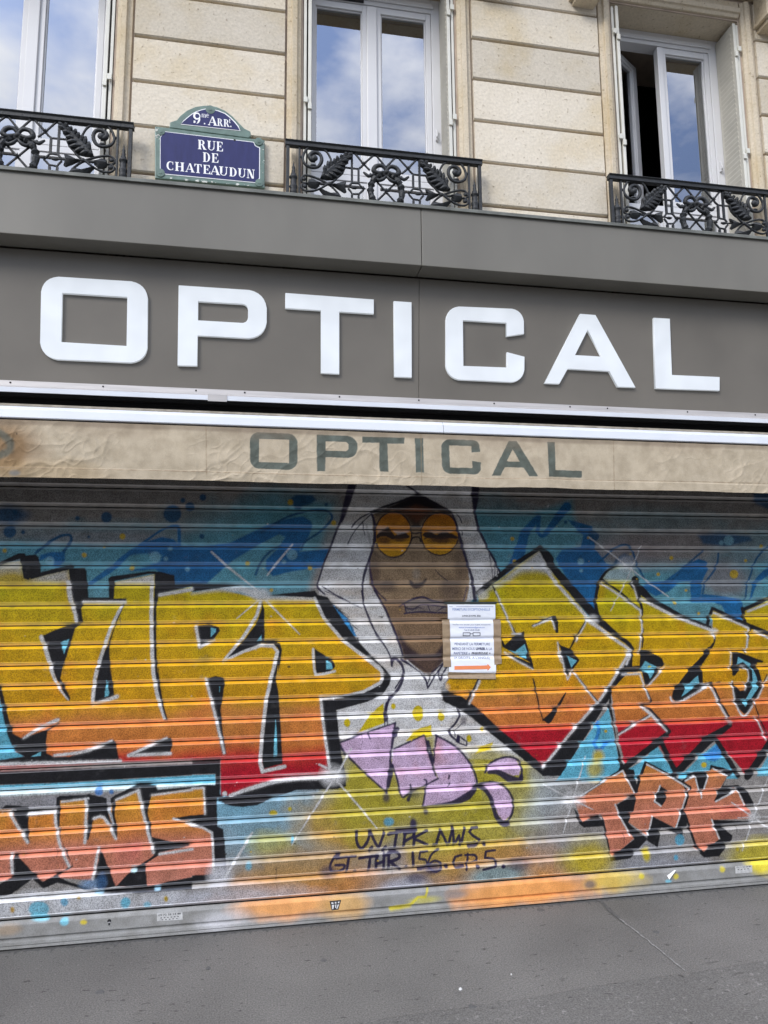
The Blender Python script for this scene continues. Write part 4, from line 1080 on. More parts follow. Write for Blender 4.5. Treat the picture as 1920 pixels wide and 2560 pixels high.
for q in ([(215, 300), (430, 215), (640, 145), (625, 300), (600, 500), (575, 680), (540, 650), (410, 530), (290, 405), (240, 370)], [(630, 345), (860, 240), (905, 400), (950, 550), (970, 572), (760, 680), (690, 712), (640, 540), (610, 470)],
          [(950, 240), (1100, 325), (1210, 450), (1262, 590), (1240, 670), (1120, 740), (1000, 770), (850, 785), (880, 600), (970, 572), (930, 450)], [(1330, 520), (1380, 450), (1470, 410), (1560, 420), (1605, 490), (1590, 545), (1540, 548), (1450, 515), (1380, 515)],
          [(1290, 610), (1400, 600), (1500, 660), (1545, 760), (1530, 850), (1470, 900), (1430, 850), (1390, 750), (1340, 670)]): S.poly(Kt(q), PINK, 0.008)
for q, w_ in (([(220, 295), (430, 215), (640, 145)], 5), ([(640, 145), (625, 250), (610, 350), (600, 440)], [5, 8, 6, 5]), ([(600, 440), (610, 500), (590, 600), (575, 685)], [6, 14, 12, 5]), ([(655, 190), (640, 240)], 12), ([(575, 680), (410, 535), (285, 410)], 5), ([(255, 390), (215, 315)], 7),
              ([(630, 345), (860, 240)], 5), ([(868, 250), (905, 400), (935, 500), (950, 550)], [4, 8, 5, 4]), ([(890, 290), (925, 430)], [9, 11]), ([(958, 245), (945, 330), (935, 450)], [6, 5, 5]), ([(950, 240), (1100, 325), (1210, 450), (1262, 570), (1258, 640), (1190, 710), (1060, 765), (850, 788)], [6, 6, 6, 6, 10, 20, 12, 5]),
              ([(850, 785), (880, 610), (865, 580)], 5), ([(620, 470), (655, 580), (690, 712), (760, 680), (970, 572)], 5), ([(755, 620), (765, 670), (740, 735)], [4, 6, 10]), ([(430, 220), (445, 265)], [5, 3]), ([(1055, 550), (1050, 575)], 5), ([(1055, 610), (1045, 640)], 4),
              ([(1330, 525), (1370, 455), (1450, 415), (1530, 408), (1590, 440), (1612, 510), (1600, 570)], 6), ([(1360, 525), (1430, 525), (1520, 575), (1590, 590), (1610, 550)], [10, 14, 20, 18, 10]), ([(1290, 610), (1400, 600), (1490, 645), (1545, 740), (1540, 830), (1500, 910)], 6),
              ([(1280, 630), (1330, 660), (1380, 740), (1410, 850), (1460, 915), (1510, 920)], [14, 12, 12, 12, 16, 12])): S.line(Kt(q), w_, NAVY, 0.008, .96, 5)
S.mist(one(Kt, 570, 720), 14, 18, c(50, 44, 74), .8); S.mist(one(Kt, 875, 830), 10, 12, c(50, 44, 74), .8); S.mist(one(Kt, 775, 915), 12, 20, c(50, 44, 74), .9); S.mist(one(Kt, 1165, 130), 10, 14, c(90, 84, 96), .7); S.mist(one(Kt, 780, 690), 30, 16, c(80, 80, 60), .6)
S.line(Kt([(575, -5), (560, 70)]), 8, NAVY, .007); S.line(Kt([(555, 90), (560, 165)]), 4, NAVY, .006); S.line(Kt([(580, 90), (578, 160)]), 3, NAVY, .006)
S.line(Kt([(1110, 30), (1135, 80), (1100, 150), (1065, 190), (1062, 235), (1110, 280)]), [4, 6, 6, 6, 7, 5], NAVY, .006, .96, 6)
S.line(Kt([(1150, 150), (1095, 210), (1100, 250)]), 2.5, NAVY, .006); S.line(Kt([(1110, 290), (1120, 238), (1188, 290), (1188, 322), (1112, 292)]), 4, NAVY, .005); S.poly(Kt([(1115, 240), (1140, 250), (1135, 295), (1112, 290)]), NAVY, .005)
# --- big left word
S.poly(J([(170, 95), (300, 220), (350, 300), (385, 385), (340, 375), (180, 140)]), flat(c(60, 146, 206), .1, 12, 5), 0.006)
for q in ([(170, 100), (250, 150)], [(200, 130), (320, 215)], [(230, 160), (330, 245)], [(300, 240), (400, 330)], [(330, 280), (360, 360)], [(395, 400), (420, 480), (500, 560)], [(430, 470), (560, 600)]): S.line(J(q), [4, 1.5] if len(q) == 2 else [4, 3, 1.5], c(40, 40, 52), .006, .9)
S.poly(A([(-900, 200), (0, 170), (180, 145), (205, 305), (595, 215), (620, 420), (720, 490), (940, 475), (990, 330), (1340, 260), (1370, 430), (1659, 370)]) + B([(0, 420), (240, 390), (580, 470), (1060, 450), (1100, 560), (1150, 650), (1300, 815), (1500, 980)]) +
       J([(610, 690), (610, 770), (460, 850), (260, 900), (80, 920)]) + D([(1112, 300), (1130, 480), (1180, 800), (1195, 930)]) + F([(1200, 75), (700, 110), (330, 240), (250, 240)]) + D([(245, 830)]) + C_([(1659, 840), (1050, 855), (0, 920), (-900, 960)]), fill_left, 0.008)
S.poly(A([(-900, 120), (0, 165), (180, 130), (200, 300), (590, 210), (600, 330), (0, 330), (-900, 360)]), flat(c(196, 196, 200), .1, 30, 4), 0.05, .8)
S.mist(one(A, 100, 320), 70, 34, c(196, 168, 30), .9)
S.poly(A([(995, 330), (1330, 265), (1335, 350), (995, 350)]), WHT, .02, .85)
S.poly(B([(0, 430), (140, 380), (420, 360), (560, 390), (580, 480), (420, 420), (240, 405)]), WHT, .03, .9)
S.poly(B([(620, 450), (1055, 440), (1050, 490), (640, 480)]), WHT, .03, .85)
S.poly(C_([(-800, 380), (0, 300), (20, 400), (100, 590), (130, 755), (220, 800), (0, 835), (-800, 860)]), CYAN, 0.008)
S.poly(C_([(-900, 890), (0, 855), (1040, 830), (1050, 850), (0, 920), (-900, 950)]), flat(c(190, 74, 52), .15, 8, 4), .03, .9)
BLACKS = [
    A([(-300, 200), (0, 155), (160, 80), (215, 80), (222, 100), (310, 90), (335, 112), (355, 245), (600, 178), (635, 190), (640, 207), (730, 207), (748, 230), (765, 460), (942, 464), (935, 298), (960, 280), (1290, 235), (1380, 240), (1505, 270), (1510, 352), (1659, 345)]) + B([(0, 342), (420, 352), (420, 358), (10, 410)]) +
    A([(1659, 365), (1372, 430), (1362, 500), (1330, 500), (1338, 262), (1300, 255), (992, 320), (985, 470), (1092, 470), (1080, 492), (722, 490), (702, 560), (718, 672), (692, 688), (672, 690), (650, 560), (615, 420), (595, 222), (240, 310), (205, 300), (170, 130), (0, 182), (-300, 230)]),
    A([(718, 672), (650, 730), (550, 1050), (545, 1106)]) + C_([(545, 0), (530, 100), (522, 120), (608, 290), (600, 318), (580, 312), (470, 90), (440, 0)]) + A([(460, 1106), (368, 790), (560, 710), (660, 680)]),
    A([(1092, 478), (1060, 560), (1000, 700), (945, 870), (955, 1106)]) + C_([(952, 0), (988, 270), (900, 310), (850, 342), (808, 322), (820, 200), (850, 60)]) + A([(850, 1050), (940, 850), (1045, 540), (1070, 490)]),
    A([(1372, 430), (1352, 520), (1350, 860), (1362, 1106)]) + C_([(1365, 0), (1382, 180), (1412, 350), (1452, 490), (1422, 492), (1370, 300), (1340, 150), (1330, 0)]) + A([(1320, 850), (1328, 500), (1338, 430)]),
    B([(45, 705), (150, 692), (230, 718), (242, 750), (190, 822), (70, 882)]),
    B([(600, 488), (625, 560), (628, 835), (700, 832), (760, 858), (778, 910), (768, 1000), (745, 1106)]) + D([(745, 0), (724, 130), (748, 250), (768, 560), (783, 862), (700, 882), (615, 908), (600, 780), (612, 650), (652, 330), (692, 140)]) + B([(705, 1106), (745, 980), (742, 905), (700, 866), (600, 862), (450, 920), (280, 1008), (340, 940), (450, 830), (560, 680), (600, 560)]),
    D([(128, 122), (210, 104), (270, 118), (284, 170), (248, 400), (268, 600), (297, 782), (262, 772), (208, 530), (165, 310)]),
    B([(1058, 902), (1130, 950), (1220, 1008), (1242, 1060)]) + D([(1242, 20), (1190, 70), (1070, 82)]),
    B([(620, 452), (800, 425), (1060, 404), (1090, 440), (1170, 455), (1300, 650), (1440, 850)]) + J([(520, 560), (640, 670), (685, 735), (668, 800), (610, 890), (480, 950), (210, 1022)]) + D([(1250, 402), (1268, 600), (1292, 780), (1320, 920), (1328, 1050), (1250, 1080), (1195, 930), (1165, 700), (1140, 500), (1122, 312)]) + J([(90, 922), (260, 905), (460, 855), (600, 772), (640, 712), (590, 640), (500, 570)]) + B([(1300, 820), (1150, 650), (1060, 462), (700, 446)]),
    F([(215, 225), (240, 225), (270, 252), (330, 240), (560, 172), (830, 110), (1180, 90), (1330, 40), (1328, 160), (1250, 182), (900, 190), (700, 262), (560, 322), (430, 337), (330, 327), (230, 292)]),
    C_([(-600, 860), (0, 830), (210, 800), (120, 750), (60, 600), (20, 420), (0, 300), (-60, 150), (0, 190), (20, 230), (62, 420), (112, 600), (180, 640), (200, 640), (400, 568), (510, 500), (512, 520), (410, 580), (396, 700), (402, 770), (470, 802), (600, 800), (830, 730), (950, 658), (990, 660), (1012, 740), (1030, 826), (0, 862), (-600, 890)]),
    C_([(1128, 782), (1440, 640), (1475, 638), (1492, 700), (1472, 762), (1320, 772)]),
    C_([(-900, 970), (0, 932), (1659, 862)]) + D([(0, 848), (225, 832), (245, 822), (242, 1106)]) + F([(240, 250), (212, 262), (200, 150), (205, 50), (0, 55)]) + E_([(1659, 60), (600, 122), (0, 145), (-900, 180)]),
]
for q in BLACKS: S.poly(q, BLK, 0.035, .28)
for q in BLACKS: S.poly(q, BLK, 0.006)
S.poly(E_([(-900, 185), (0, 150), (600, 126), (1659, 66)]) + F([(0, 62), (200, 55), (200, 150), (100, 146), (0, 158)]) + E_([(1659, 160), (1350, 182), (0, 240), (-900, 290)]), CYAN, 0.006)
S.poly(E_([(-900, 245), (0, 205), (1200, 150), (1659, 140)]) + F([(200, 135), (200, 150), (100, 146), (0, 160)]) + E_([(1659, 162), (1350, 184), (0, 250), (-900, 300)]), flat(c(200, 222, 232), .1, 20, 3), 0.008)
CY2 = flat(c(112, 184, 204), .12, 20, 19)
for q in (A([(518, 850), (598, 822), (555, 948)]), C_([(920, 138), (944, 250), (938, 277), (903, 284)]), B([(163, 723), (208, 733), (206, 762), (163, 802)]), D([(722, 485), (732, 600), (737, 800), (703, 816), (712, 650)]), B([(560, 842), (600, 783), (603, 836)]), B([(1160, 1005), (1205, 1028), (1215, 1080), (1160, 1085)]), C_([(268, 802), (356, 758), (350, 792)]),
          D([(235, 195), (243, 195), (238, 240)])): S.poly(q, CY2, 0.005)
for x, y, r_ in ((855, 200, 36), (962, 205, 20)): S.dot(one(E_, x, y), r_ * .289, c(70, 130, 200), None, 0.01, .9)
# --- NWS
S.poly(E_([(-700, 390), (0, 378), (80, 375), (240, 400), (475, 370), (520, 280), (745, 262), (800, 420), (930, 420), (990, 270), (1195, 185), (1310, 230), (1659, 180)]) + F([(0, 182), (100, 170), (115, 400), (0, 430), (170, 560), (182, 930), (0, 930)]) + E_([(1659, 940), (1280, 1030), (1000, 1020), (800, 970), (500, 950), (370, 980), (280, 930), (0, 980), (-700, 1000)]), fill_nws, 0.006)
for q in (
    E_([(10, 350), (60, 318), (245, 333), (250, 356), (485, 330), (488, 256), (520, 240), (750, 232), (770, 222), (800, 232), (920, 258), (926, 350), (940, 400), (960, 470), (1012, 520), (1012, 612), (990, 600), (902, 420), (810, 425), (792, 520), (766, 620), (745, 622), (755, 400), (750, 266), (522, 282), (517, 500), (497, 512), (485, 400), (475, 368), (248, 388), (245, 560), (256, 650), (235, 642), (110, 400), (82, 368), (10, 372)]),
    E_([(-600, 420), (10, 350), (10, 372), (-600, 440)]),
    E_([(955, 480), (975, 480), (955, 262), (985, 240), (1150, 160), (1210, 132), (1350, 152), (1362, 190), (1659, 160)]) + F([(0, 162), (100, 146), (206, 148), (240, 225), (215, 262), (218, 500), (100, 515), (115, 400), (100, 166), (0, 178)]) + E_([(1659, 178), (1312, 228), (1290, 300), (1276, 392), (1302, 480), (1312, 596), (1500, 640), (1640, 660)]) + C_([]) + F([(0, 662), (-40, 680)]) + E_([(1380, 732), (1370, 757), (1250, 832), (1256, 850), (1275, 1032), (1005, 1022), (1100, 920), (1180, 860), (1330, 752), (1332, 720), (1290, 620), (1255, 480), (1220, 330), (1195, 190), (1000, 270), (992, 400), (1012, 520)]),
    F([(-160, 430), (0, 408), (120, 398), (218, 470), (218, 500), (270, 532), (287, 700), (297, 900), (240, 945), (190, 900), (186, 700), (176, 560), (100, 520), (0, 492), (-165, 436)]),
    E_([(-600, 1010), (0, 1000), (110, 940), (118, 742), (150, 752), (330, 950), (372, 982), (450, 940), (622, 842), (612, 800), (520, 600), (495, 500), (515, 512), (525, 600), (562, 730), (637, 850), (500, 935), (600, 985), (850, 1055), (1000, 1048), (1270, 1035), (1450, 980), (1659, 945)]) + F([(0, 928), (180, 918), (280, 950), (0, 1010)]) + E_([(1659, 1050), (1230, 1082), (850, 1092), (600, 1012), (500, 992), (372, 1042), (282, 960), (100, 1090), (0, 1120), (-600, 1160)]),
    E_([(862, 715), (890, 740), (945, 880), (1000, 1022), (850, 1055), (800, 975), (822, 900), (850, 800)])): S.poly([p for p in q], BLK, 0.006)
S.poly(E_([(925, 355), (955, 350), (985, 480), (970, 478)]), flat(c(190, 195, 200), .1, 20, 3), .006)
S.mist(one(E_, 800, 1000), 36, 14, c(120, 150, 184), .9); S.mist(one(E_, 880, 980), 14, 22, c(50, 84, 124), .9); S.dot(one(E_, 1155, 888), 8, c(170, 205, 225), 4, .01); S.dot(one(E_, 1360, 1048), 8, c(150, 190, 220), 4, .01); S.dot(one(E_, 855, 1083), 12, c(150, 190, 220), 3, .01)
S.mist(one(F, 230, 930), 40, 40, c(205, 206, 214), .85)
# --- big right word
S.poly(Lt([(45, 490), (180, 420), (590, 110), (1000, 700), (1100, 740), (1390, 980), (1360, 1080)]) + Nt([(1650, 50), (1370, 470), (885, 1035), (500, 720), (150, 440), (20, 350), (90, 250), (300, 250)]) + Lt([(100, 700)]), fill_right, 0.007)
S.poly(Mt([(180, 700), (170, 560), (205, 390), (280, 280), (420, 255), (490, 290), (560, 510), (1180, 810), (1180, 640), (1460, 740), (1440, 650), (1659, 560), (2300, 400)]) + O([(2600, 900), (1659, 850), (1480, 1106), (1340, 940), (1200, 780), (860, 1070), (700, 820), (430, 1030), (380, 830), (300, 360), (480, 60)]), fill_right, 0.007)
S.poly(Lt([(50, 490), (240, 400), (590, 115), (720, 330), (560, 310), (400, 330), (250, 420), (120, 480)]), flat(c(196, 200, 206), .1, 20, 3), 0.05, .9)
S.mist(one(Lt, 500, 370), 60, 28, c(190, 172, 40), .8)
S.poly(Mt([(215, 380), (280, 285), (440, 255), (500, 300), (520, 390), (330, 385)]), flat(c(168, 196, 204), .1, 20, 3), 0.04, .95)
S.poly(Nt([(1455, 520), (1482, 640), (1552, 1000), (1580, 1150), (1000, 1150), (1200, 860), (1330, 680)]), CYAN, .006)
S.poly(O([(690, 830), (760, 940), (880, 1130), (480, 1130), (430, 1060), (600, 960)]), CYAN, .006); S.poly(O([(1215, 820), (1290, 940), (1400, 1130), (880, 1130), (1100, 910)]), CYAN, .006)
S.poly(O([(1659, 930), (1560, 1106), (2100, 1106), (2100, 700)]), CYAN, .01, .9)
S.line(O([(190, 640), (195, 720), (165, 830), (200, 880), (270, 820), (330, 800)]), [9, 11, 10, 9, 9, 7], flat(c(52, 130, 200), .1, 9, 3), .01, .95, 5)
S.poly(O([(1110, 920), (1220, 830), (1270, 880), (1280, 930), (1200, 980), (1130, 970)]), flat(c(52, 130, 200), .1, 9, 3), .012, .9)
S.dot(one(O, 257, 718), 4, c(200, 176, 40)); S.mist(one(O, 190, 940), 22, 22, c(200, 176, 40), .9); S.dot(one(O, 1105, 1010), 7, c(196, 176, 50), None, .01); S.mist(one(O, 160, 1050), 30, 26, c(190, 170, 50), .8)
def sl(f, pts, ws, sm=0, col=BLK, soft=.006):
    S.line(f(pts), [w * .289 for w in ws] if not isinstance(ws, (int, float)) else ws * .289, col, 0.03, .25, sm)
    S.line(f(pts), [w * .289 for w in ws] if not isinstance(ws, (int, float)) else ws * .289, col, soft, 1.0, sm)
sl(Lt, [(55, 490), (330, 270), (590, 100)], [50, 48, 40]); sl(Lt, [(590, 105), (650, 160), (680, 200)], [60, 70, 70])
sl(Lt, [(610, 130), (700, 270), (850, 450), (1000, 620), (1090, 720), (1230, 840), (1350, 930), (1388, 1000), (1340, 1110)], [60, 75, 85, 90, 85, 52, 42, 36, 34], 4)
sl(Lt, [(1090, 720), (1070, 600), (1078, 480), (1110, 380), (1170, 300), (1270, 255)], [45, 36, 34, 32, 26, 10], 5)
sl(Lt, [(1130, 380), (1300, 500), (1460, 640)], [26, 20, 15]); sl(Lt, [(1410, 380), (1440, 500), (1470, 640), (1472, 700)], [80, 44, 24, 18]); sl(Lt, [(1475, 720), (1474, 745)], 14); sl(Lt, [(1475, 800), (1480, 870), (1470, 960)], [14, 20, 16])
sl(Mt, [(510, 420), (650, 550), (900, 690), (1160, 790)], [100, 60, 44, 28])
sl(Lt, [(180, 430), (240, 570), (310, 720), (380, 850)], 16)
S.poly(Nt([(520, -20), (640, 92), (790, 182), (812, 178), (770, 0)]) + Lt([(505, 1040), (460, 880), (448, 822), (370, 866), (285, 940), (250, 870), (262, 965), (320, 1012), (500, 1095)]), BLK, .005)
S.poly(Lt([(315, 985), (370, 1000), (455, 935), (478, 1010), (470, 1062), (400, 1030)]), CY2, .005)
S.poly(Lt([(738, 915), (770, 945), (860, 980), (930, 1072), (905, 1106)]) + Nt([(1205, 110), (1142, 192), (1102, 245), (1078, 185), (1038, 0)]), BLK, .005); S.poly(Nt([(1098, 68), (1182, 110), (1135, 168)]), CY2, .005)
sl(Lt, [(988, 730), (900, 870), (840, 985)], 17); S.poly(Lt([(510, 772), (690, 690), (722, 688), (745, 722), (746, 838), (725, 838), (690, 722), (530, 786)]), BLK, .005)
sl(Nt, [(1150, 205), (1270, 350), (1365, 465)], 15); sl(Nt, [(335, 265), (280, 380), (225, 475)], 22); sl(Nt, [(805, 265), (830, 370), (850, 480), (890, 625)], [13, 16, 12, 10]); S.poly(Nt([(935, 655), (885, 620), (1000, 510), (1082, 382), (1094, 388), (1020, 530), (962, 640)]), BLK, .005)
sl(Nt, [(40, 320), (30, 350), (70, 430), (170, 470), (300, 560), (500, 740), (700, 900), (890, 1060)], [20, 30, 100, 110, 100, 85, 80, 75])
S.poly(Nt([(1665, 40), (1662, 170), (1490, 360), (1475, 420), (1300, 700), (1040, 1106), (880, 1106), (890, 1032), (1370, 470), (1610, 130)]), BLK, .005)
S.poly(Nt([(1470, 350), (1490, 560), (1530, 830), (1620, 1120), (1565, 1120), (1545, 960), (1490, 640), (1455, 520)]), BLK, .005)
S.poly(O([(560, 10), (640, 28), (742, 88), (764, 140), (612, 334), (595, 322), (570, 205), (400, 218), (385, 180), (430, 165), (548, 150)]), BLK, .005); S.poly(O([(598, 112), (702, 165), (640, 268), (622, 220), (555, 182)]), CY2, .005); S.dot(one(O, 635, 165), 4.5, c(190, 180, 60))
sl(O, [(600, 340), (650, 455), (640, 478), (565, 492), (640, 530), (810, 720)], [16, 20, 26, 10, 26, 32]); sl(O, [(640, 572), (360, 740)], 12)
S.poly(O([(790, 715), (822, 725), (800, 750), (805, 775), (742, 830), (640, 900), (430, 1060), (370, 1106), (370, 1040), (600, 860)]), BLK, .005)
sl(O, [(740, 820), (800, 950), (870, 1090)], [50, 52, 55]); sl(O, [(860, 1090), (1000, 940), (1150, 790), (1330, 668)], [70, 80, 90, 44]); sl(O, [(1200, 770), (1290, 920), (1400, 1100)], 52); sl(O, [(1480, 1110), (1580, 970), (1700, 790)], [70, 80, 84])
S.mist(one(O, 1330, 640), 12, 10, c(150, 140, 140), .7)
S.poly(O([(1165, -10), (1172, 30), (1088, 132), (1098, 302), (1168, 288), (1192, 312), (1000, 402), (920, 455), (860, 465), (828, 432), (838, 370), (980, 182), (1100, 55), (1140, -10)]), BLK, .005); S.poly(O([(1055, 235), (1063, 310), (908, 424), (960, 322)]), CY2, .005)
sl(O, [(1175, 305), (1250, 470), (1320, 590)], 24)
S.poly(O([(1348, 35), (1400, 32), (1618, 112), (1615, 125), (1560, 126), (1612, 300), (1580, 400), (1500, 540), (1455, 572), (1400, 522), (1370, 450), (1355, 288), (1382, 330), (1420, 372), (1460, 362), (1490, 250), (1470, 190), (1420, 180), (1370, 242), (1350, 238)]), BLK, .005)
S.poly(O([(1400, 78), (1500, 130), (1560, 250), (1576, 340), (1465, 508), (1445, 480), (1530, 330), (1520, 180), (1440, 120), (1390, 142)]), CY2, .005)
sl(O, [(1650, 230), (1540, 480), (1600, 640), (1659, 760)], 13)
sl(Mt, [(1130, 790), (1150, 700), (1180, 625), (1440, 752), (1680, 850)], [36, 34, 34, 44, 46]); sl(Mt, [(1440, 640), (1680, 530)], 38); sl(Mt, [(1440, 630), (1462, 760), (1510, 800), (1460, 1010)], [44, 36, 16, 12]); sl(Mt, [(1205, 840), (1195, 920), (1100, 1060), (1060, 1106)], [12, 18, 50, 60])
# --- TPK
for q in ([(110, 395), (510, 140), (600, 330), (450, 415), (480, 520), (590, 690), (420, 838), (400, 800), (345, 510), (305, 505), (180, 558)], [(680, 92), (1040, 288), (1000, 410), (920, 608), (740, 515), (700, 655), (690, 662), (545, 560), (560, 460), (620, 260)],
          [(980, 240), (1070, 190), (1110, 322), (1140, 330), (1190, 150), (1210, 128), (1337, 190), (1250, 330), (1240, 392), (1415, 298), (1550, 530), (1210, 542), (1275, 690), (1140, 800), (1080, 770), (985, 460), (1010, 330)]): S.poly(Pt(q), fill_tpk, .006)
for q in ([(100, 420), (130, 470), (180, 558), (310, 503), (348, 560), (352, 592), (190, 602), (155, 575)], [(345, 515), (410, 835), (440, 815), (592, 695), (480, 520), (448, 420), (615, 335), (590, 460), (545, 560), (570, 590), (700, 690), (560, 850), (405, 872), (370, 700), (335, 540)],
          [(500, 130), (590, 140), (625, 320), (600, 335)], [(740, 515), (830, 560), (922, 608), (980, 450), (1020, 540), (1010, 590), (970, 668), (810, 605), (780, 762), (690, 705), (700, 655)], [(800, 268), (862, 312), (840, 392), (810, 433), (748, 405)],
          [(965, 232), (1070, 155), (1150, 158), (1168, 250), (1142, 332), (1108, 322), (1070, 192), (985, 243)], [(1150, 160), (1190, 150), (1200, 102), (1300, 125), (1410, 160), (1345, 195), (1215, 128), (1185, 160), (1165, 250)], [(1337, 190), (1300, 270), (1420, 262), (1490, 300), (1560, 440), (1488, 440), (1415, 298), (1245, 398), (1228, 390), (1260, 330)],
          [(1212, 540), (1450, 550), (1555, 545), (1555, 575), (1300, 602), (1375, 665), (1372, 695), (1270, 832), (1150, 842), (1105, 800), (1140, 800), (1278, 690), (1240, 600)]): S.poly(Pt(q), BLK, .006)
sp = lambda pts, ws: S.line(Pt(pts), [w * .313 for w in ws] if not isinstance(ws, (int, float)) else ws * .313, BLK, .005)
sp([(105, 395), (300, 262), (510, 132)], [20, 22, 26]); sp([(610, 300), (640, 200), (682, 85), (880, 185), (1040, 282), (1000, 420), (925, 605)], [26, 26, 30, 24, 22, 22, 22]); sp([(985, 455), (1080, 745), (1140, 805)], [22, 24, 26]); sp([(985, 450), (1020, 330), (975, 238)], 16)
S.dot(one(Pt, 955, 700), 12, c(96, 168, 196), 14, .012, .95); S.dot(one(Pt, 925, 842), 5.5, c(96, 168, 196), 7, .012, .95); S.mist(one(Pt, 690, 820), 16, 26, c(200, 182, 40), .95); S.mist(one(Pt, 250, 870), 80, 50, c(194, 170, 44), .8); S.dot(one(Pt, 1415, 775), 4, c(200, 182, 40), 5, .012)
for x, y, rx_, ry_, col in ((540, 400, 26, 19, c(112, 182, 204)), (890, 305, 9.5, 10, c(104, 166, 196)), (172, 412, 5.5, 7.5, c(190, 150, 50)), (1090, 250, 5, 4, c(180, 150, 60)), (1740, 300, 11, 10, c(112, 182, 204)), (550, 500, 24, 10, c(112, 190, 214))): S.dot(one(R7, x, y), rx_, col, ry_, .012, .92)
S.dot((313, 2258), 12, c(112, 182, 204), 14, .014, .9); S.dot((368, 2262), 9, c(120, 184, 204), 8, .014, .8); S.dot((415, 2247), 5, c(186, 158, 50), 7, .012)
for x, y, rx_, ry_ in ((703, 388, 36, 26), (846, 355, 16, 18)): S.dot(one(F, x, y), rx_ * .289, c(190, 172, 44), ry_ * .289, .012)
S.line(F([(870, 610), (865, 640)]), 6, c(110, 180, 210), .01); S.dot(one(Kt, 590, 905), 13, c(96, 168, 196), 11, .016, .9); S.mist(one(F, 490, 850), 10, 12, c(110, 180, 204), .8)
# --- white highlights
def hl(f, pts, ws, sm=4, soft=.007):
    S.line(f(pts), [w * .289 for w in ws] if not isinstance(ws, (int, float)) else ws * .289, WHT, 0.028, .30, sm)
    S.line(f(pts), [w * .289 for w in ws] if not isinstance(ws, (int, float)) else ws * .289, WHT, soft, .96, sm)
hl(A, [(588, 330), (610, 480), (650, 600), (660, 670)], [36, 32, 26, 24]); S.line(A([(355, 800), (400, 930), (450, 1100)]) + C_([(440, 40), (500, 190), (590, 310)]), [9, 9, 8, 8, 6, 3], WHT, .007, .96, 3)
S.line(A([(1050, 540), (960, 720), (880, 950), (835, 1100)]) + C_([(815, 170), (800, 340)]), [7, 8, 8, 9, 9, 8], WHT, .007, .96, 3); hl(C_, [(800, 345), (880, 325), (1010, 282)], [22, 26, 30]); hl(A, [(725, 502), (1080, 505)], 28)
S.line(A([(1312, 330), (1308, 700), (1320, 1050)]) + C_([(1345, 200), (1380, 350), (1420, 470)]), [9, 9, 9, 9, 8, 6], WHT, .007, .96, 3); hl(A, [(1380, 440), (1659, 392)], 28)
S.line(B([(592, 500), (560, 620), (440, 810), (268, 1012), (450, 928), (600, 876), (700, 882), (738, 930), (705, 1080)]) + D([(690, 90), (640, 320), (605, 620), (588, 850), (610, 930), (800, 885)]), [8, 8, 8, 6, 7, 8, 8, 9, 9, 9, 9, 9, 9, 9, 9], WHT, .007, .96)
hl(B, [(35, 715), (65, 892), (190, 832)], [24, 24, 18], 0); hl(D, [(118, 130), (180, 360), (278, 770)], [22, 24, 20], 3); S.line(B([(1060, 470), (1140, 640), (1300, 830), (1480, 970)]) + J([(600, 680), (612, 740), (590, 785), (450, 858), (260, 905), (80, 925)]), [8, 8, 8, 8, 8, 8, 8, 7, 6, 6], WHT, .007, .96)
hl(D, [(1112, 300), (1140, 560), (1190, 900)], 24); S.line(B([(1046, 910), (1056, 1080)]) + D([(1070, 92), (1150, 85), (1232, 62)]), 6.5, WHT, .007, .96); hl(C_, [(205, 640), (350, 550), (500, 482)], [14, 26, 26]); hl(C_, [(470, 790), (700, 762), (850, 715), (962, 664)], [20, 24, 24, 16]); hl(C_, [(-300, 880), (0, 865), (1040, 840)], 26, 0); hl(C_, [(1440, 640), (1112, 790), (1470, 774)], [18, 24, 26], 0)
hl(F, [(330, 238), (560, 160), (800, 105), (1200, 82)], [24, 34, 32, 36]); S.dot(one(F, 282, 222), 6, WHT)
for q, w_ in (([(82, 385), (160, 520), (240, 645)], 20), ([(475, 382), (490, 540), (540, 730), (600, 850)], 20), ([(742, 275), (745, 400), (733, 645)], 22), ([(535, 292), (742, 266)], 16), ([(812, 437), (900, 430), (1000, 612)], 20), ([(1002, 277), (1190, 195)], 18), ([(1195, 195), (1250, 440), (1325, 730)], 22), ([(850, 690), (820, 870), (800, 960)], 20), ([(95, 742), (108, 912)], 20), ([(1312, 236), (1659, 190)], 14), ([(1380, 745), (1659, 702)], 20), ([(248, 402), (470, 380)], 22), ([(10, 385), (80, 378)], 14)): hl(E_, q, w_, 3)
S.line(E_([(1500, 437), (1659, 495)]) + F([(90, 515), (170, 560), (182, 700), (186, 900)]), 5.5, WHT, .007, .96); hl(F, [(0, 178), (98, 172)], 14); hl(F, [(102, 175), (113, 398)], 14)
hl(Lt, [(612, 250), (740, 420), (985, 690)], 30); hl(Lt, [(1000, 722), (1200, 870), (1350, 975), (1372, 1010), (1335, 1106)], [40, 28, 26, 26, 24], 3); hl(Lt, [(205, 480), (300, 690), (365, 845)], 14); hl(Nt, [(1640, 30), (1500, 270), (1380, 450)], 24); hl(Nt, [(1362, 472), (1150, 710), (888, 1032)], 24); hl(Nt, [(342, 285), (290, 410), (252, 480)], 20); hl(Nt, [(1160, 215), (1255, 345), (1350, 465)], 14)
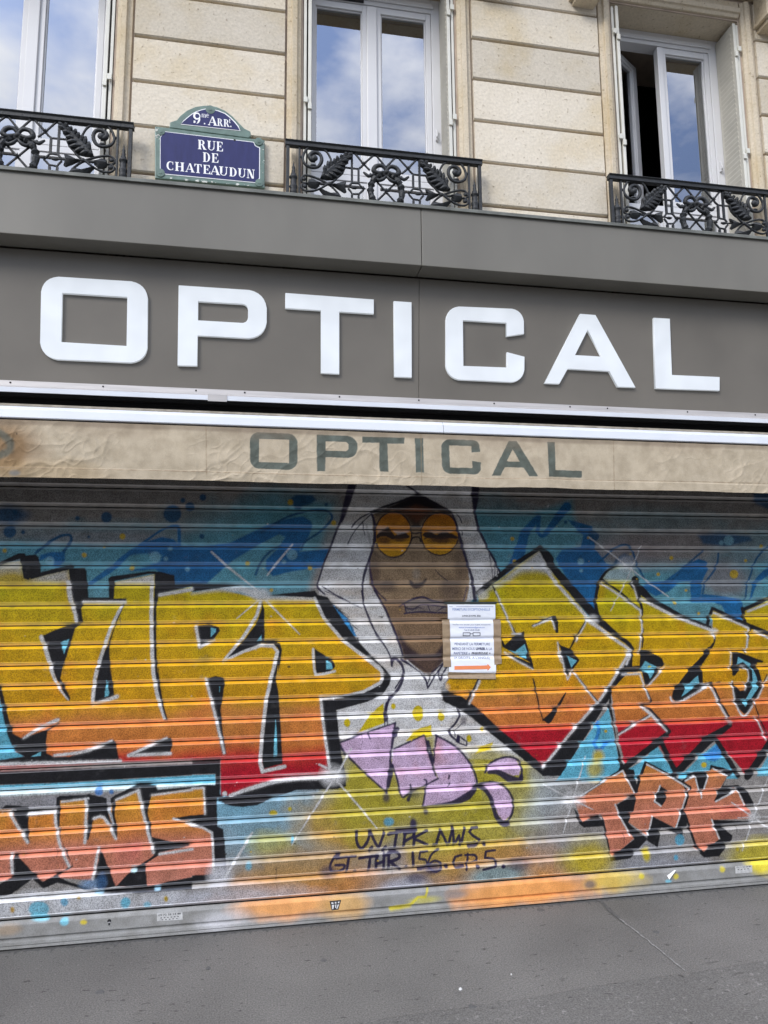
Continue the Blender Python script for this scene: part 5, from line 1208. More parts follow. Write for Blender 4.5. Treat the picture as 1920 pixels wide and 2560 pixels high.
hl(Mt, [(488, 400), (530, 540)], 16); hl(Mt, [(562, 545), (850, 695), (1190, 822), (1195, 880)], [28, 26, 26, 14], 0); hl(Mt, [(222, 412), (400, 530), (558, 645)], 18); hl(Mt, [(556, 645), (570, 800), (560, 900), (545, 1010)], 15); hl(Mt, [(1192, 665), (1490, 795), (1472, 1000)], [22, 20, 16], 0); hl(Mt, [(1482, 652), (1680, 575)], 20); hl(Mt, [(1540, 820), (1680, 890)], 20)
hl(O, [(815, 425), (840, 466), (920, 456), (1120, 338), (1165, 340), (1240, 490), (1310, 610)], [14, 20, 20, 22, 20, 22, 18], 3); hl(O, [(1340, 35), (1332, 175)], 13); hl(O, [(1348, 292), (1380, 480), (1450, 592), (1525, 500)], 17); hl(O, [(1425, 155), (1480, 190), (1488, 270), (1460, 362)], 12); hl(O, [(552, 225), (600, 355), (632, 440)], 16); hl(O, [(400, 230), (550, 224)], 17); hl(O, [(562, 508), (650, 575), (785, 718)], [14, 30, 14]); hl(O, [(640, 585), (370, 748)], 16); hl(O, [(762, 168), (622, 330)], 17); hl(O, [(1560, 610), (1640, 790)], 14); hl(O, [(1659, 250), (1545, 480)], 14)
hl(Lt, [(740, 920), (760, 1060), (790, 1106)], 12); hl(Nt, [(560, 40), (640, 95), (800, 182)], 14); hl(Nt, [(1040, 30), (1080, 200), (1103, 270), (1145, 195)], 13, 0); hl(Lt, [(345, 845), (420, 845)], 12); hl(Lt, [(990, 735), (900, 910)], 12); hl(Lt, [(530, 778), (690, 715), (715, 800)], 14, 0)
def hp(pts, w_=14): S.line(Pt(pts), w_ * .313, WHT, .006, .95)
for q in ([(165, 350), (330, 245), (500, 150), (590, 322)], [(440, 420), (480, 520), (560, 665)], [(692, 98), (860, 185), (1030, 290), (990, 400), (925, 605)], [(735, 515), (703, 660)], [(798, 270), (753, 392), (805, 432)], [(1080, 200), (1108, 320)], [(1182, 190), (1140, 322)], [(1220, 132), (1332, 190)], [(1242, 395), (1415, 302), (1478, 440)], [(1210, 540), (1235, 610), (1270, 690)], [(1000, 228), (1072, 195)], [(1130, 330), (1128, 365)]): hp(q)
# --- sparkles
for ctr, r_, a in ((one(B, 600, 440), 28, .8), (one(F, 1210, 70), 44, .85), (one(Pt, 100, 390), 40, .7), (one(Pt, 1540, 520), 26, .85), (one(Mt, 430, 235), 34, .6), (one(Mt, 150, 720), 22, .6), (one(Mt, 1195, 825), 18, .8), (one(Lt, 90, 510), 24, .7), (one(Nt, 40, 340), 18, .5), (one(Kt, 180, 580), 26, .5)): S.mist(ctr, r_, r_ * .8, c(224, 226, 232), a)
for f, pts, w_ in ((B, [(168, 68), (300, 190), (600, 430)], [5, 6, 3]), (B, [(868, 5), (720, 180), (650, 270)], [5, 6, 3]), (B, [(570, 490), (385, 645)], [4, 2]), (B, [(640, 490), (930, 780)], [5, 2.5]), (F, [(1290, -5), (1190, 150), (1030, 400), (862, 665)], [3, 5, 4.5, 2]), (F, [(1255, 115), (1450, 340), (1600, 525)], [5, 4.5, 3]), (D, [(1098, 868), (1240, 935)], [5, 4]), (F, [(520, 560), (400, 760), (285, 945)], [5, 7, 6]),
                   (Pt, [(202, 35), (140, 250), (25, 645)], [3, 4.5, 3]), (Pt, [(-130, 260), (100, 380), (265, 460)], [2, 4, 2.5]), (Pt, [(1660, 205), (1560, 480), (1455, 785)], [3, 5, 3]), (Pt, [(1368, 402), (1540, 520), (1680, 620)], [3, 5, 4]), (Pt, [(1420, 525), (1680, 515)], [3, 3]), (Mt, [(110, 8), (300, 150), (560, 350), (800, 525)], [4, 5, 4, 3]), (Mt, [(562, 88), (430, 400), (300, 645)], [3, 3.5, 2.5]),
                   (Kt, [(300, 345), (200, 530)], [4, 6])): S.line(f(pts), w_, c(218, 214, 214), .006, .85)
# --- tag text: U.V.TPK.NWS. / GT.THR.156.CP.5
def tagline(f, pts, w_, sm=0): S.line(f(pts), w_, NAVY, .004, .97, sm)
w1 = 8
for q in ([(365, 275), (352, 400), (390, 520), (450, 555), (520, 480), (565, 380), (588, 265)], [(588, 265), (660, 420), (735, 535), (790, 410), (832, 295)], [(905, 318), (1060, 280), (1160, 262), (1390, 250)], [(1055, 285), (1030, 400), (1015, 525)], [(1195, 290), (1180, 400), (1165, 515)], [(1180, 300), (1340, 270), (1340, 350), (1185, 440)], [(1355, 275), (1342, 515)], [(1570, 258), (1470, 310), (1355, 385), (1460, 440), (1580, 500)]): tagline(Q, q, w1, 4 if len(q) > 4 else 0)
for x, y in ((605, 565), (838, 565)): tagline(Q, [(x + 15, y - 30), (x, y), (x - 20, y + 40)], [8, 11, 9])
for q in ([(948, 1095), (985, 965), (1045, 1088), (1080, 952)], [(1080, 952), (1092, 1085), (1128, 1010), (1142, 1088), (1172, 955)], [(1268, 946), (1226, 955), (1208, 982), (1236, 1012), (1282, 1040), (1284, 1072), (1250, 1092), (1202, 1096)]): tagline(Kt, q, 7.5, 0)
for x, y in ((935, 1085), (1325, 1080)): S.dot(one(Kt, x, y), 5, NAVY)
for q in ([(1275, 748), (1225, 780), (1195, 840), (1205, 890), (1260, 895), (1310, 870), (1312, 840), (1240, 840)], [(1250, 782), (1330, 770), (1412, 765)], [(1355, 780), (1332, 905)]): tagline(F, q, 7, 3 if len(q) > 3 else 0)
S.dot(one(F, 1408, 893), 5.5, NAVY)
for q in ([(405, 732), (560, 705), (725, 690)], [(590, 720), (560, 955)], [(705, 690), (690, 895)], [(830, 660), (822, 930)], [(690, 835), (830, 785)], [(912, 670), (905, 930)], [(870, 680), (960, 622), (1060, 635), (1100, 700), (1050, 750), (915, 790)], [(930, 790), (1000, 840), (1110, 925)], [(1325, 640), (1340, 880)]): tagline(Q, q, w1, 4 if len(q) > 4 else 0)
S.dot(one(Q, 1212, 885), 5.5, NAVY)
for q in ([(186, 602), (156, 606), (152, 634), (180, 638), (187, 655), (178, 674), (148, 682)], [(236, 592), (208, 612), (192, 648), (198, 678), (226, 690), (248, 674), (243, 651), (218, 642), (196, 656)], [(335, 618), (308, 625), (298, 650), (310, 672), (345, 668)], [(362, 612), (357, 682)], [(350, 618), (392, 618), (398, 640), (360, 655)], [(480, 597), (440, 602), (436, 630), (470, 632), (487, 648), (482, 668), (430, 682)]): tagline(R8, q, 6.2, 3 if len(q) in (4, 8, 9) else 0)
for x, y in ((270, 668), (405, 670), (516, 668)): S.dot(one(R8, x, y), 5.5, NAVY)
S.mist((1080, 2172), 34, 20, c(60, 54, 80), .85); S.mist((1300, 2160), 46, 22, c(60, 56, 84), .6); S.mist((1040, 2195), 40, 18, c(86, 84, 108), .7); S.mist((1035, 2060), 14, 18, c(60, 54, 80), .8); S.mist((820, 2180), 30, 22, c(70, 62, 82), .7)
# --- wear: chips, scratches; then slit shade put into the colour
for a_, b_, c2, d_ in RNG.rand(170, 4):
    px_, py2 = a_ * 1920, 1250 + b_ * 950; r_ = 0.8 + 3.2 * c2 ** 3
    col = c(215, 215, 218) if d_ > 0.65 else (c(214, 176, 60) if d_ > 0.4 else c(46, 40, 38))
    S.poly([(px_ + r_ * (0.6 + RNG.rand()) * math.cos(t) * (1.5 if d_ < 0.4 else 1), py2 + r_ * (0.4 + 0.7 * RNG.rand()) * math.sin(t)) for t in np.linspace(0, 2 * math.pi, 7)[:-1]], col, 0.004, 0.85)
scr = np.clip(fbm(S.X * 0.25, S.Z, 90, 141, 2) * 3 - 1.5, 0, 1) * np.clip(fbm(S.X, S.Z, 4, 143, 2) * 2, 0, 1)
S.c = S.c * (1 - 0.35 * scr[..., None])
for x0_, y0_, ln in ((610, 1965, 34), (905, 1835, 26), (1186, 1925, 30), (300, 1545, 22), (1560, 2080, 30), (1842, 2060, 26), (1060, 2150, 24), (760, 1975, 40), (1338, 1885, 28), (142, 2120, 24), (980, 2165, 22), (690, 2170, 30)):
    S.line([(x0_, y0_), (x0_ + 1, y0_ + ln * .6), (x0_, y0_ + ln)], [2.0, 1.3, 1.7], c(44, 40, 48), 0.004, .7)
mott = fbm(S.X, S.Z * 1.4, 26, 171, 4) * 0.14 + fbm(S.X + S.Z * .5, S.Z * 5, 40, 173, 2) * 0.07
S.c = S.c * (1 + mott[..., None])
thin = np.clip(fbm(S.X, S.Z, 15, 175, 4) * 2.4 - 1.15, 0, 1)[..., None] * 0.35        # thin coats let the metal through
S.c = S.c * (1 - thin) + np.array(c(148, 146, 146)) * thin * (0.5 + 0.8 * S.c.mean(-1, keepdims=True))
low = np.clip(1 - np.abs(((ra - 0.5))) * 2, 0, 1)
S.c *= (0.97 + 0.05 * RNG.rand(*S.X.shape))[..., None]
S.c[row_y > 0.05] = 0.012            # the open slits between the slats, their shade put into the colour

SHM = paint_mat('sprayed_shutter_slats', 0.30, 0.5, True, 170.0, 0.5, 0.0, (0.27, 0.57), 1.0)
roller = thing('roller_shutter', 'closed metal roller shutter covered in spray painted letters and a hooded face', 'shutter', (0.7, 0, 0))
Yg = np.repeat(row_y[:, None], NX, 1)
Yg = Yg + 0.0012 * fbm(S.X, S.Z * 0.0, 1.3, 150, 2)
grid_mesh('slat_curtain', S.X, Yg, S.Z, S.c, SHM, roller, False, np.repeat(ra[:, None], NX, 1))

# bottom rail with its own overspray
prof = [(-.001, .1245), (-.006, .119), (-.012, .113), (-.018, .108), (-.0185, .104)] + [(-.0185, z) for z in np.linspace(.102, .054, 12)] + [(-.0175, .052), (-.008, .0495), (-.008, .0425), (-.020, .040), (-.030, .036), (-.031, .026), (-.031, .0235), (-.026, .0225), (-.026, .0205), (-.033, .019), (-.034, .0095), (-.024, .008)]
py_ = np.array([p[0] for p in prof])[::-1]; pz_ = np.array([p[1] for p in prof])[::-1]
bx_ = np.linspace(SX0 + 0.01, SX1 - 0.01, 1300)
R_ = Paint(bx_, pz_, -0.0185, c(126, 126, 124))
R_.c *= (1 + 0.10 * fbm(R_.X * 0.3, R_.Z, 40, 161, 3) + 0.10 * fbm(R_.X, R_.Z, 3, 163, 3))[..., None]
for x, y, rx, ry2, col, a in ((720, 2265, 170, 40, c(206, 146, 88), .95), (860, 2262, 90, 40, c(190, 150, 90), .8), (1330, 2225, 260, 46, c(206, 140, 76), .95), (1230, 2240, 120, 40, c(200, 140, 80), .8), (1540, 2200, 110, 34, c(196, 168, 60), .7), (1905, 2160, 60, 40, c(204, 188, 60), .98), (2100, 2150, 160, 60, c(204, 188, 60), .98), (20, 2325, 40, 16, c(140, 122, 100), .7), (560, 2300, 90, 30, c(190, 190, 194), .5), (1060, 2250, 60, 14, c(176, 168, 60), .6)): R_.mist((x, y), rx, ry2, col, a)
for x, y, rx, ry2, col in ((890, 580, 11, 9, c(112, 180, 200)), (1155, 585, 9, 6, c(196, 176, 40)), (545, 545, 24, 6, c(130, 196, 214))): R_.dot(one(R7, x, y), rx, col, ry2, .012, .85)
R_.line(Q([(1590, 1260), (1570, 1330), (1545, 1400), (1420, 1400), (1340, 1480), (1290, 1540), (940, 1590)]), [5, 6, 6, 6, 7, 9, 8], c(180, 168, 36), .008, .85)
for x, y in ((1604, 2191), (1806, 2174), (1690, 2191)): R_.dot((x, y), 7, c(196, 180, 40), None, .014, .8)
R_.dot((1671, 2203), 8, c(110, 180, 200), 4, .012, .8)
R_.mist(one(R8, 890, 745), 22, 14, c(110, 96, 88), .9); R_.mist(one(R8, 310, 790), 40, 12, c(120, 116, 116), .7)
RM = paint_mat('bottom_rail_metal', 0.38, 0.5, True, 250.0, 0.5)
grid_mesh('bottom_rail', R_.X, np.repeat(py_[:, None], len(bx_), 1), R_.Z, R_.c, RM, roller, False, np.full(R_.X.shape, 0.45))
MB().box(SX0 + 0.02, SX1 - 0.02, -0.002, 0.02, 0.001, 0.1235).build('rail_back', BLACK, roller)
kx, kz = un(273, 2306, -0.0185)
kh = MB(); kh.prism([(kx + 0.009 * math.cos(a), kz + 0.006 + 0.009 * math.sin(a)) for a in np.linspace(0, 2 * math.pi, 15)[:-1]], -0.0195, -0.0183); kh.prism([(kx - 0.004, kz + 0.002), (kx - 0.004, kz - 0.013), (kx + 0.004, kz - 0.013), (kx + 0.004, kz + 0.002)], -0.0194, -0.0184)
kh.build('keyhole', BLACK, roller)
MB().box(kx - 0.006, kx + 0.006, -0.0205, -0.0196, kz - 0.002, kz + 0.003).build('key_cover', STEEL, roller)
# guide channels, just outside the picture
for a, b in ((SX0, SX0 + 0.05), (SX1 - 0.05, SX1)):
    MB().box(a, b, -0.06, -0.035, 0.0, 2.5).build('guide_channel', STEEL, roller, bevel=0.003)
# ------------------------------------------------------------------ paper notice taped to the shutter
V = tile(1100, 1490, .09945)
NY = -0.0175
PAPER = paint_mat('printer_paper', 0.7, 0.7, False, spec=0.3)
TAPE = mat('brown_packing_tape', (0.32, 0.235, 0.15), 0.28, 0.15, 40, 0.15, 60, spec=0.6)
INK = {}
def ink(col):
    if col not in INK: INK[col] = mat('ink_%d' % len(INK), col, 0.8)
    return INK[col]
notice = thing('paper_notice', 'white printed closure notice held with brown tape, orange arrow at its foot', 'notice', (*un(1180, 1660, NY)[:1], NY, un(1180, 1660, NY)[1]))
def paper_y(x, z):
    """the sheet dips towards every slit of the shutter and waves a little"""
    d = np.abs(z[..., None] - gap[None, :]).min(-1)
    dip = 0.009 * np.exp(-(d / 0.010) ** 2)
    return NY + dip - 0.003 * fbm(x, z, 7, 201, 3) - 0.0015 * fbm(x + z, z * 2, 18, 203, 2) - 0.002
def quad_grid(f, corners, nu, nv):
    """corners in tile coordinates: tl, tr, br, bl -> X, Z arrays"""
    (ax, ay), (bx, by), (cx, cy), (dx, dy) = corners
    u, v = np.meshgrid(np.linspace(0, 1, nu), np.linspace(1, 0, nv))
    px = (ax * (1 - u) + bx * u) * (1 - v) + (dx * (1 - u) + cx * u) * v
    py = (ay * (1 - u) + by * u) * (1 - v) + (dy * (1 - u) + cy * u) * v
    q = f(list(zip(px.ravel(), py.ravel())))
    XZ = np.array([un(a, b, NY) for a, b in q])
    return XZ[:, 0].reshape(px.shape), XZ[:, 1].reshape(px.shape)
X_, Z_ = quad_grid(V, [(188, 212), (1385, 214), (1412, 1950), (225, 1908)], 60, 110)
col = np.empty(X_.shape + (3,)); col[:] = rgb(226, 230, 250, 1.05)
col *= (1 + 0.04 * fbm(X_, Z_, 9, 205, 3))[..., None]
grid_mesh('paper_sheet', X_, paper_y(X_, Z_), Z_, col, PAPER, notice)
def tape(corners, name='tape', off=0.0012, mt=None):
    X, Z = quad_grid(V, corners, 16, 60)
    y = paper_y(X, Z) - off - 0.001 * fbm(X, Z, 30, 207 + len(INK), 2)
    return grid_mesh(name, X, y, Z, None, mt or TAPE, notice)
tape([(50, 590), (240, 580), (275, 1780), (85, 1785)]); tape([(1335, 590), (1520, 575), (1550, 1700), (1365, 1730)], off=0.0014)
tape([(212, 1912), (1400, 1950), (1404, 2090), (205, 2070)], off=0.0016); tape([(110, 145), (1430, 140), (1425, 205), (120, 200)], off=0.001, mt=mat('dark_tape', (0.035, 0.045, 0.042), 0.3, 0.2, 40))
def printed(body, cx, cy, w, h, colr, bold=0.0, shear=0.0, name='printed_text'):
    cu = bpy.data.curves.new(name, 'FONT'); cu.body = body; cu.offset = bold; cu.shear = shear; cu.resolution_u = 3
    o = bpy.data.objects.new(name, cu); COL.objects.link(o)
    dg = bpy.context.evaluated_depsgraph_get(); dg.update()
    me = bpy.data.meshes.new_from_object(o.evaluated_get(dg)); bpy.data.objects.remove(o); bpy.data.curves.remove(cu)
    n = len(me.vertices); co = np.empty(n * 3); me.vertices.foreach_get('co', co); co = co.reshape(-1, 3)
    lo, hi = co.min(0), co.max(0)
    s_ = (co[:, 0] - lo[0]) / (hi[0] - lo[0]); t_ = (co[:, 1] - lo[1]) / (hi[1] - lo[1])
    q = V(list(zip(cx + (s_ - .5) * w, cy + (.5 - t_) * h + (s_ - .5) * w * 0.004)))
    XZ = np.array([un(a, b, NY) for a, b in q])
    y = paper_y(XZ[:, 0], XZ[:, 1]) - 0.0011
    me.vertices.foreach_set('co', np.stack([XZ[:, 0], y, XZ[:, 1]], -1).ravel()); me.update(); me.name = name
    return link_mesh(name, me, ink(colr), notice)
BLUEINK, GREYINK, DARKINK = rgb(140, 160, 205), rgb(96, 104, 140), rgb(40, 42, 62)
printed('FERMETURE EXCEPTIONNELLE', 780, 337, 945, 62, BLUEINK, 0.006)
printed('LUNDI 20 AVRIL 2026', 785, 497, 465, 42, DARKINK, 0.014)
printed('Veuillez nous excuser pour la gêne occasionnée', 790, 722, 950, 46, GREYINK)
printed('optical.chateaudun@gmail.com', 795, 792, 650, 46, rgb(80, 110, 190))
printed('Tel: 01.42.81.33.83', 798, 857, 385, 38, GREYINK, 0.006)
printed('PENDANT LA FERMETURE', 808, 1207, 885, 64, GREYINK, 0.008)
printed('MERCI DE NOUS LIVRER A LA', 808, 1325, 1000, 66, GREYINK, 0.006); printed('LIVRER', 1018, 1325, 235, 66, DARKINK, 0.03)
printed('PAPETERIE «', 548, 1440, 410, 66, GREYINK, 0.006, 0.1); printed('MAJUSCULE', 998, 1437, 410, 58, DARKINK, 0.03, 0.15); printed('»', 1252, 1440, 34, 36, DARKINK, 0.02)
printed("(A DROITE, A L'ANGLE)", 808, 1562, 900, 72, GREYINK, 0.006)
def printed_shape(name, polys, colr, off=0.0012):
    b = MB()
    for pl in polys:
        q = V(pl); n0 = len(b.v)
        for a, c2 in q:
            x, z = un(a, c2, NY); b.v.append((x, float(paper_y(np.array([x]), np.array([z]))[0]) - off, z))
        b.f.append([n0 + i for i in range(len(pl))][::-1])
    return b.build(name, ink(colr), notice)
ar = []
for i in range(12):
    x0, x1 = 360 + i * 69.5, 360 + (i + 1) * 69.5; f0, f1 = i / 12, (i + 1) / 12
    ar.append([(x0, 1760 - 16 * f0), (x1, 1760 - 16 * f1), (x1, 1852 - 14 * f1), (x0, 1852 - 14 * f0)])
ar.append([(1190, 1700), (1278, 1790), (1194, 1880)])
printed_shape('printed_arrow', ar, rgb(232, 138, 92))
fr = []
for x0, x1 in ((570, 760), (822, 1013)):
    fr += [[(x0, 915), (x1, 915), (x1, 930), (x0, 930)], [(x0, 990), (x1, 990), (x1, 1005), (x0, 1005)], [(x0, 930), (x0 + 14, 930), (x0 + 14, 990), (x0, 990)], [(x1 - 14, 930), (x1, 930), (x1, 990), (x1 - 14, 990)]]
fr.append([(760, 942), (822, 942), (822, 956), (760, 956)])
printed_shape('printed_spectacles', fr, DARKINK)
bd = [[(228, 262), (1335, 262), (1335, 270), (228, 270)], [(250, 1052), (1340, 1052), (1340, 1060), (250, 1060)], [(785, 1472), (1205, 1470), (1205, 1480), (785, 1482)]]
for q in bd: printed_shape('printed_rule', [q], rgb(120, 126, 165))

# ------------------------------------------------------------------ stickers on the bottom rail
def sticker(pts, label, mt, y=-0.0192):
    o = MB().prism([un(a, b, y) for a, b in pts], y, -0.0186).build('sticker', mt)
    return tag(o, label, 'sticker', 'stickers on the bottom rail of the shutter')
STW = mat('worn_sticker_paper', (0.46, 0.46, 0.45), 0.6, 0.2, 60)
def sticker_text(o, body, px, py, w, h, y=-0.0194, slope=-0.085):
    cu = bpy.data.curves.new('lettering', 'FONT'); cu.body = body; cu.resolution_u = 2; cu.offset = 0.012
    t = bpy.data.objects.new('lettering', cu); COL.objects.link(t)
    dg = bpy.context.evaluated_depsgraph_get(); dg.update()
    me = bpy.data.meshes.new_from_object(t.evaluated_get(dg)); bpy.data.objects.remove(t); bpy.data.curves.remove(cu)
    n = len(me.vertices); co = np.empty(n * 3); me.vertices.foreach_get('co', co); co = co.reshape(-1, 3); lo, hi = co.min(0), co.max(0)
    P = []
    for v in co:
        s_ = (v[0] - lo[0]) / (hi[0] - lo[0]) - .5; t_ = .5 - (v[1] - lo[1]) / (hi[1] - lo[1])
        x, z = un(px + s_ * w, py + t_ * h + s_ * w * slope, y); P.append((x, y, z))
    me.vertices.foreach_set('co', np.array(P).ravel()); me.update(); me.name = 'lettering'
    return link_mesh('lettering', me, ink(rgb(60, 60, 62)), o)
s1 = sticker([(392, 2284), (456, 2280), (457, 2299), (393, 2303)], 'grey phone number sticker on the rail under the orange letters', STW)
sticker_text(s1, '09 72 58 54 48', 424, 2286, 56, 5); sticker_text(s1, '- - - - - -', 424, 2293, 46, 2.0); sticker_text(s1, '- - - - -', 424, 2298, 40, 1.8)
s2 = sticker([(1838, 2166), (1880, 2163), (1881, 2181), (1839, 2184)], 'torn pale sticker near the yellow right end of the rail', STW)
sticker_text(s2, '09 72 58 54 48', 1859, 2167.5, 36, 3.2); sticker_text(s2, '- - - -', 1858, 2173, 28, 1.8)
STB = mat('black_sticker', (0.03, 0.03, 0.032), 0.5, 0.3, 60)
s3 = sticker([(824, 2253), (853, 2250), (846, 2274), (829, 2276)], 'black shield shaped sticker with white strokes on the orange part of the rail', STB)
w3 = MB()
for q in ([(828, 2256), (833, 2255.5), (834, 2260), (829, 2260)], [(837, 2255), (841, 2254.6), (841, 2259), (837, 2259)], [(845, 2254), (849, 2253.7), (848, 2258), (844.5, 2258)], [(829.5, 2262.5), (836, 2262), (833, 2273), (830.5, 2273)], [(838, 2261.5), (841, 2261.3), (840, 2270), (838, 2270)], [(844, 2261.5), (848, 2261), (843, 2272.5), (841, 2272)]):
    w3.prism([un(a, b, -0.0195) for a, b in q], -0.0195, -0.0193)
w3.build('white_strokes', mat('sticker_white', (0.62, 0.62, 0.62), 0.6), s3)
pl = MB(); a_ = [un(*p, -0.0195) for p in ((1671, 2178), (1682, 2176), (1674, 2198), (1669, 2190))]
b_ = [un(*p, -0.05) for p in ((1688, 2175), (1672, 2200))]
x0, z0 = un(1686, 2175, -0.0195); x1, z1 = un(1668, 2189, -0.0195); x2, z2 = un(1673, 2199, -0.034); x3, z3 = un(1690, 2176, -0.030)
pl.v = [(x0, -0.0192, z0), (x1, -0.0192, z1), (x2, -0.034, z2), (x3, -0.030, z3), (x0 + .001, -0.0188, z0), (x1 + .001, -0.0188, z1), (x2 + .001, -0.033, z2), (x3 + .001, -0.029, z3)]
pl.f = [[0, 1, 2, 3], [7, 6, 5, 4], [0, 4, 5, 1], [1, 5, 6, 2], [2, 6, 7, 3], [3, 7, 4, 0]]
o = pl.build('sticker', mat('white_sticker_back', (0.72, 0.72, 0.70), 0.6)); tag(o, 'peeling white sticker curling off the shutter rail', 'sticker', 'stickers on the bottom rail of the shutter')

# ------------------------------------------------------------------ enamel street name plate
SY = -0.330
St = tile(370, 250, .18686)
def spt(pts): return [un(a, b, SY) for a, b in St(pts)]
GREEN = mat('green_enamel', (0.105, 0.165, 0.135), 0.35, 0.22, 30, spec=0.5)
NAVYE = mat('dark_blue_enamel', (0.024, 0.026, 0.105), 0.3, 0.14, 14, spec=0.25, streak=(3, 1, 0.6))
WHITEE = mat('white_enamel', (0.80, 0.80, 0.80), 0.3)
CHIP = mat('chipped_enamel', (0.50, 0.52, 0.47), 0.7, 0.25, 50)
sx_, sz_ = spt([(820, 700)])[0]
plate = thing('street_name_plate', 'blue enamel street plate with green arched frame on the stone pier', 'street sign', (sx_, SY, sz_))
arch = spt([(285, 372), (292, 298), (385, 268), (430, 212), (520, 140), (630, 92), (740, 74), (830, 72), (920, 92), (1030, 140), (1130, 215), (1210, 300), (1290, 380), (1372, 420), (1378, 480), (1352, 512)])
main = spt([(90, 350), (285, 372), (820, 445), (1352, 512), (1562, 532), (1562, 1178), (820, 1105), (90, 1046)])
b = MB(); b.prism(main, SY, -0.303); b.build('frame_plate', GREEN, plate, bevel=0.004)
b = MB(); b.prism(arch, SY - 0.001, -0.304); b.build('arched_top', GREEN, plate, bevel=0.004)
def raised(name, pts, lift, mt, back=0.0): return MB().prism(spt(pts), SY - lift, SY - back).build(name, mt, plate, bevel=0.0006)
raised('white_border', [(162, 500), (228, 422), (1415, 562), (1440, 612), (1500, 640), (1498, 1052), (1440, 1112), (228, 998), (160, 925)], 0.0016, WHITEE, -0.001)
raised('blue_panel', [(168, 503), (232, 430), (1410, 570), (1432, 618), (1488, 646), (1486, 1045), (1432, 1102), (232, 988), (168, 920)], 0.0024, NAVYE, 0.0005)
arc_in = [(438, 325), (478, 282), (530, 238), (585, 195), (640, 163), (710, 138), (780, 122), (850, 128), (940, 150), (1030, 185), (1100, 240), (1160, 300), (1205, 355), (1232, 412)]
raised('white_border', [(x + (6 if x > 900 else -2), y - 5 if 0 < i < 13 else y + 6) for i, (x, y) in enumerate(arc_in)], 0.0026, WHITEE, 0.0012)
raised('blue_panel', [(x - (4 if x > 900 else -4), y + (4 if 0 < i < 13 else -2)) for i, (x, y) in enumerate(arc_in)], 0.0034, NAVYE, 0.0015)
for x, y, r_ in ((835, 135, 54), (178, 428, 42), (1482, 560, 48), (165, 978, 50), (1487, 1112, 46)):
    cx_, cz_ = spt([(x, y)])[0]; rr = r_ * 0.18686 * 0.0024
    m = MB()
    for r0, l0, l1 in ((rr, 0.0, 0.0052), (rr * .72, 0.0052, 0.0062), (rr * .4, 0.0062, 0.0085)):
        m.prism([(cx_ + r0 * math.cos(a), cz_ + r0 * math.sin(a)) for a in np.linspace(0, 2 * math.pi, 21)[:-1]], SY - l1, SY - l0)
    m.build('corner_boss', GREEN, plate, bevel=0.0012)
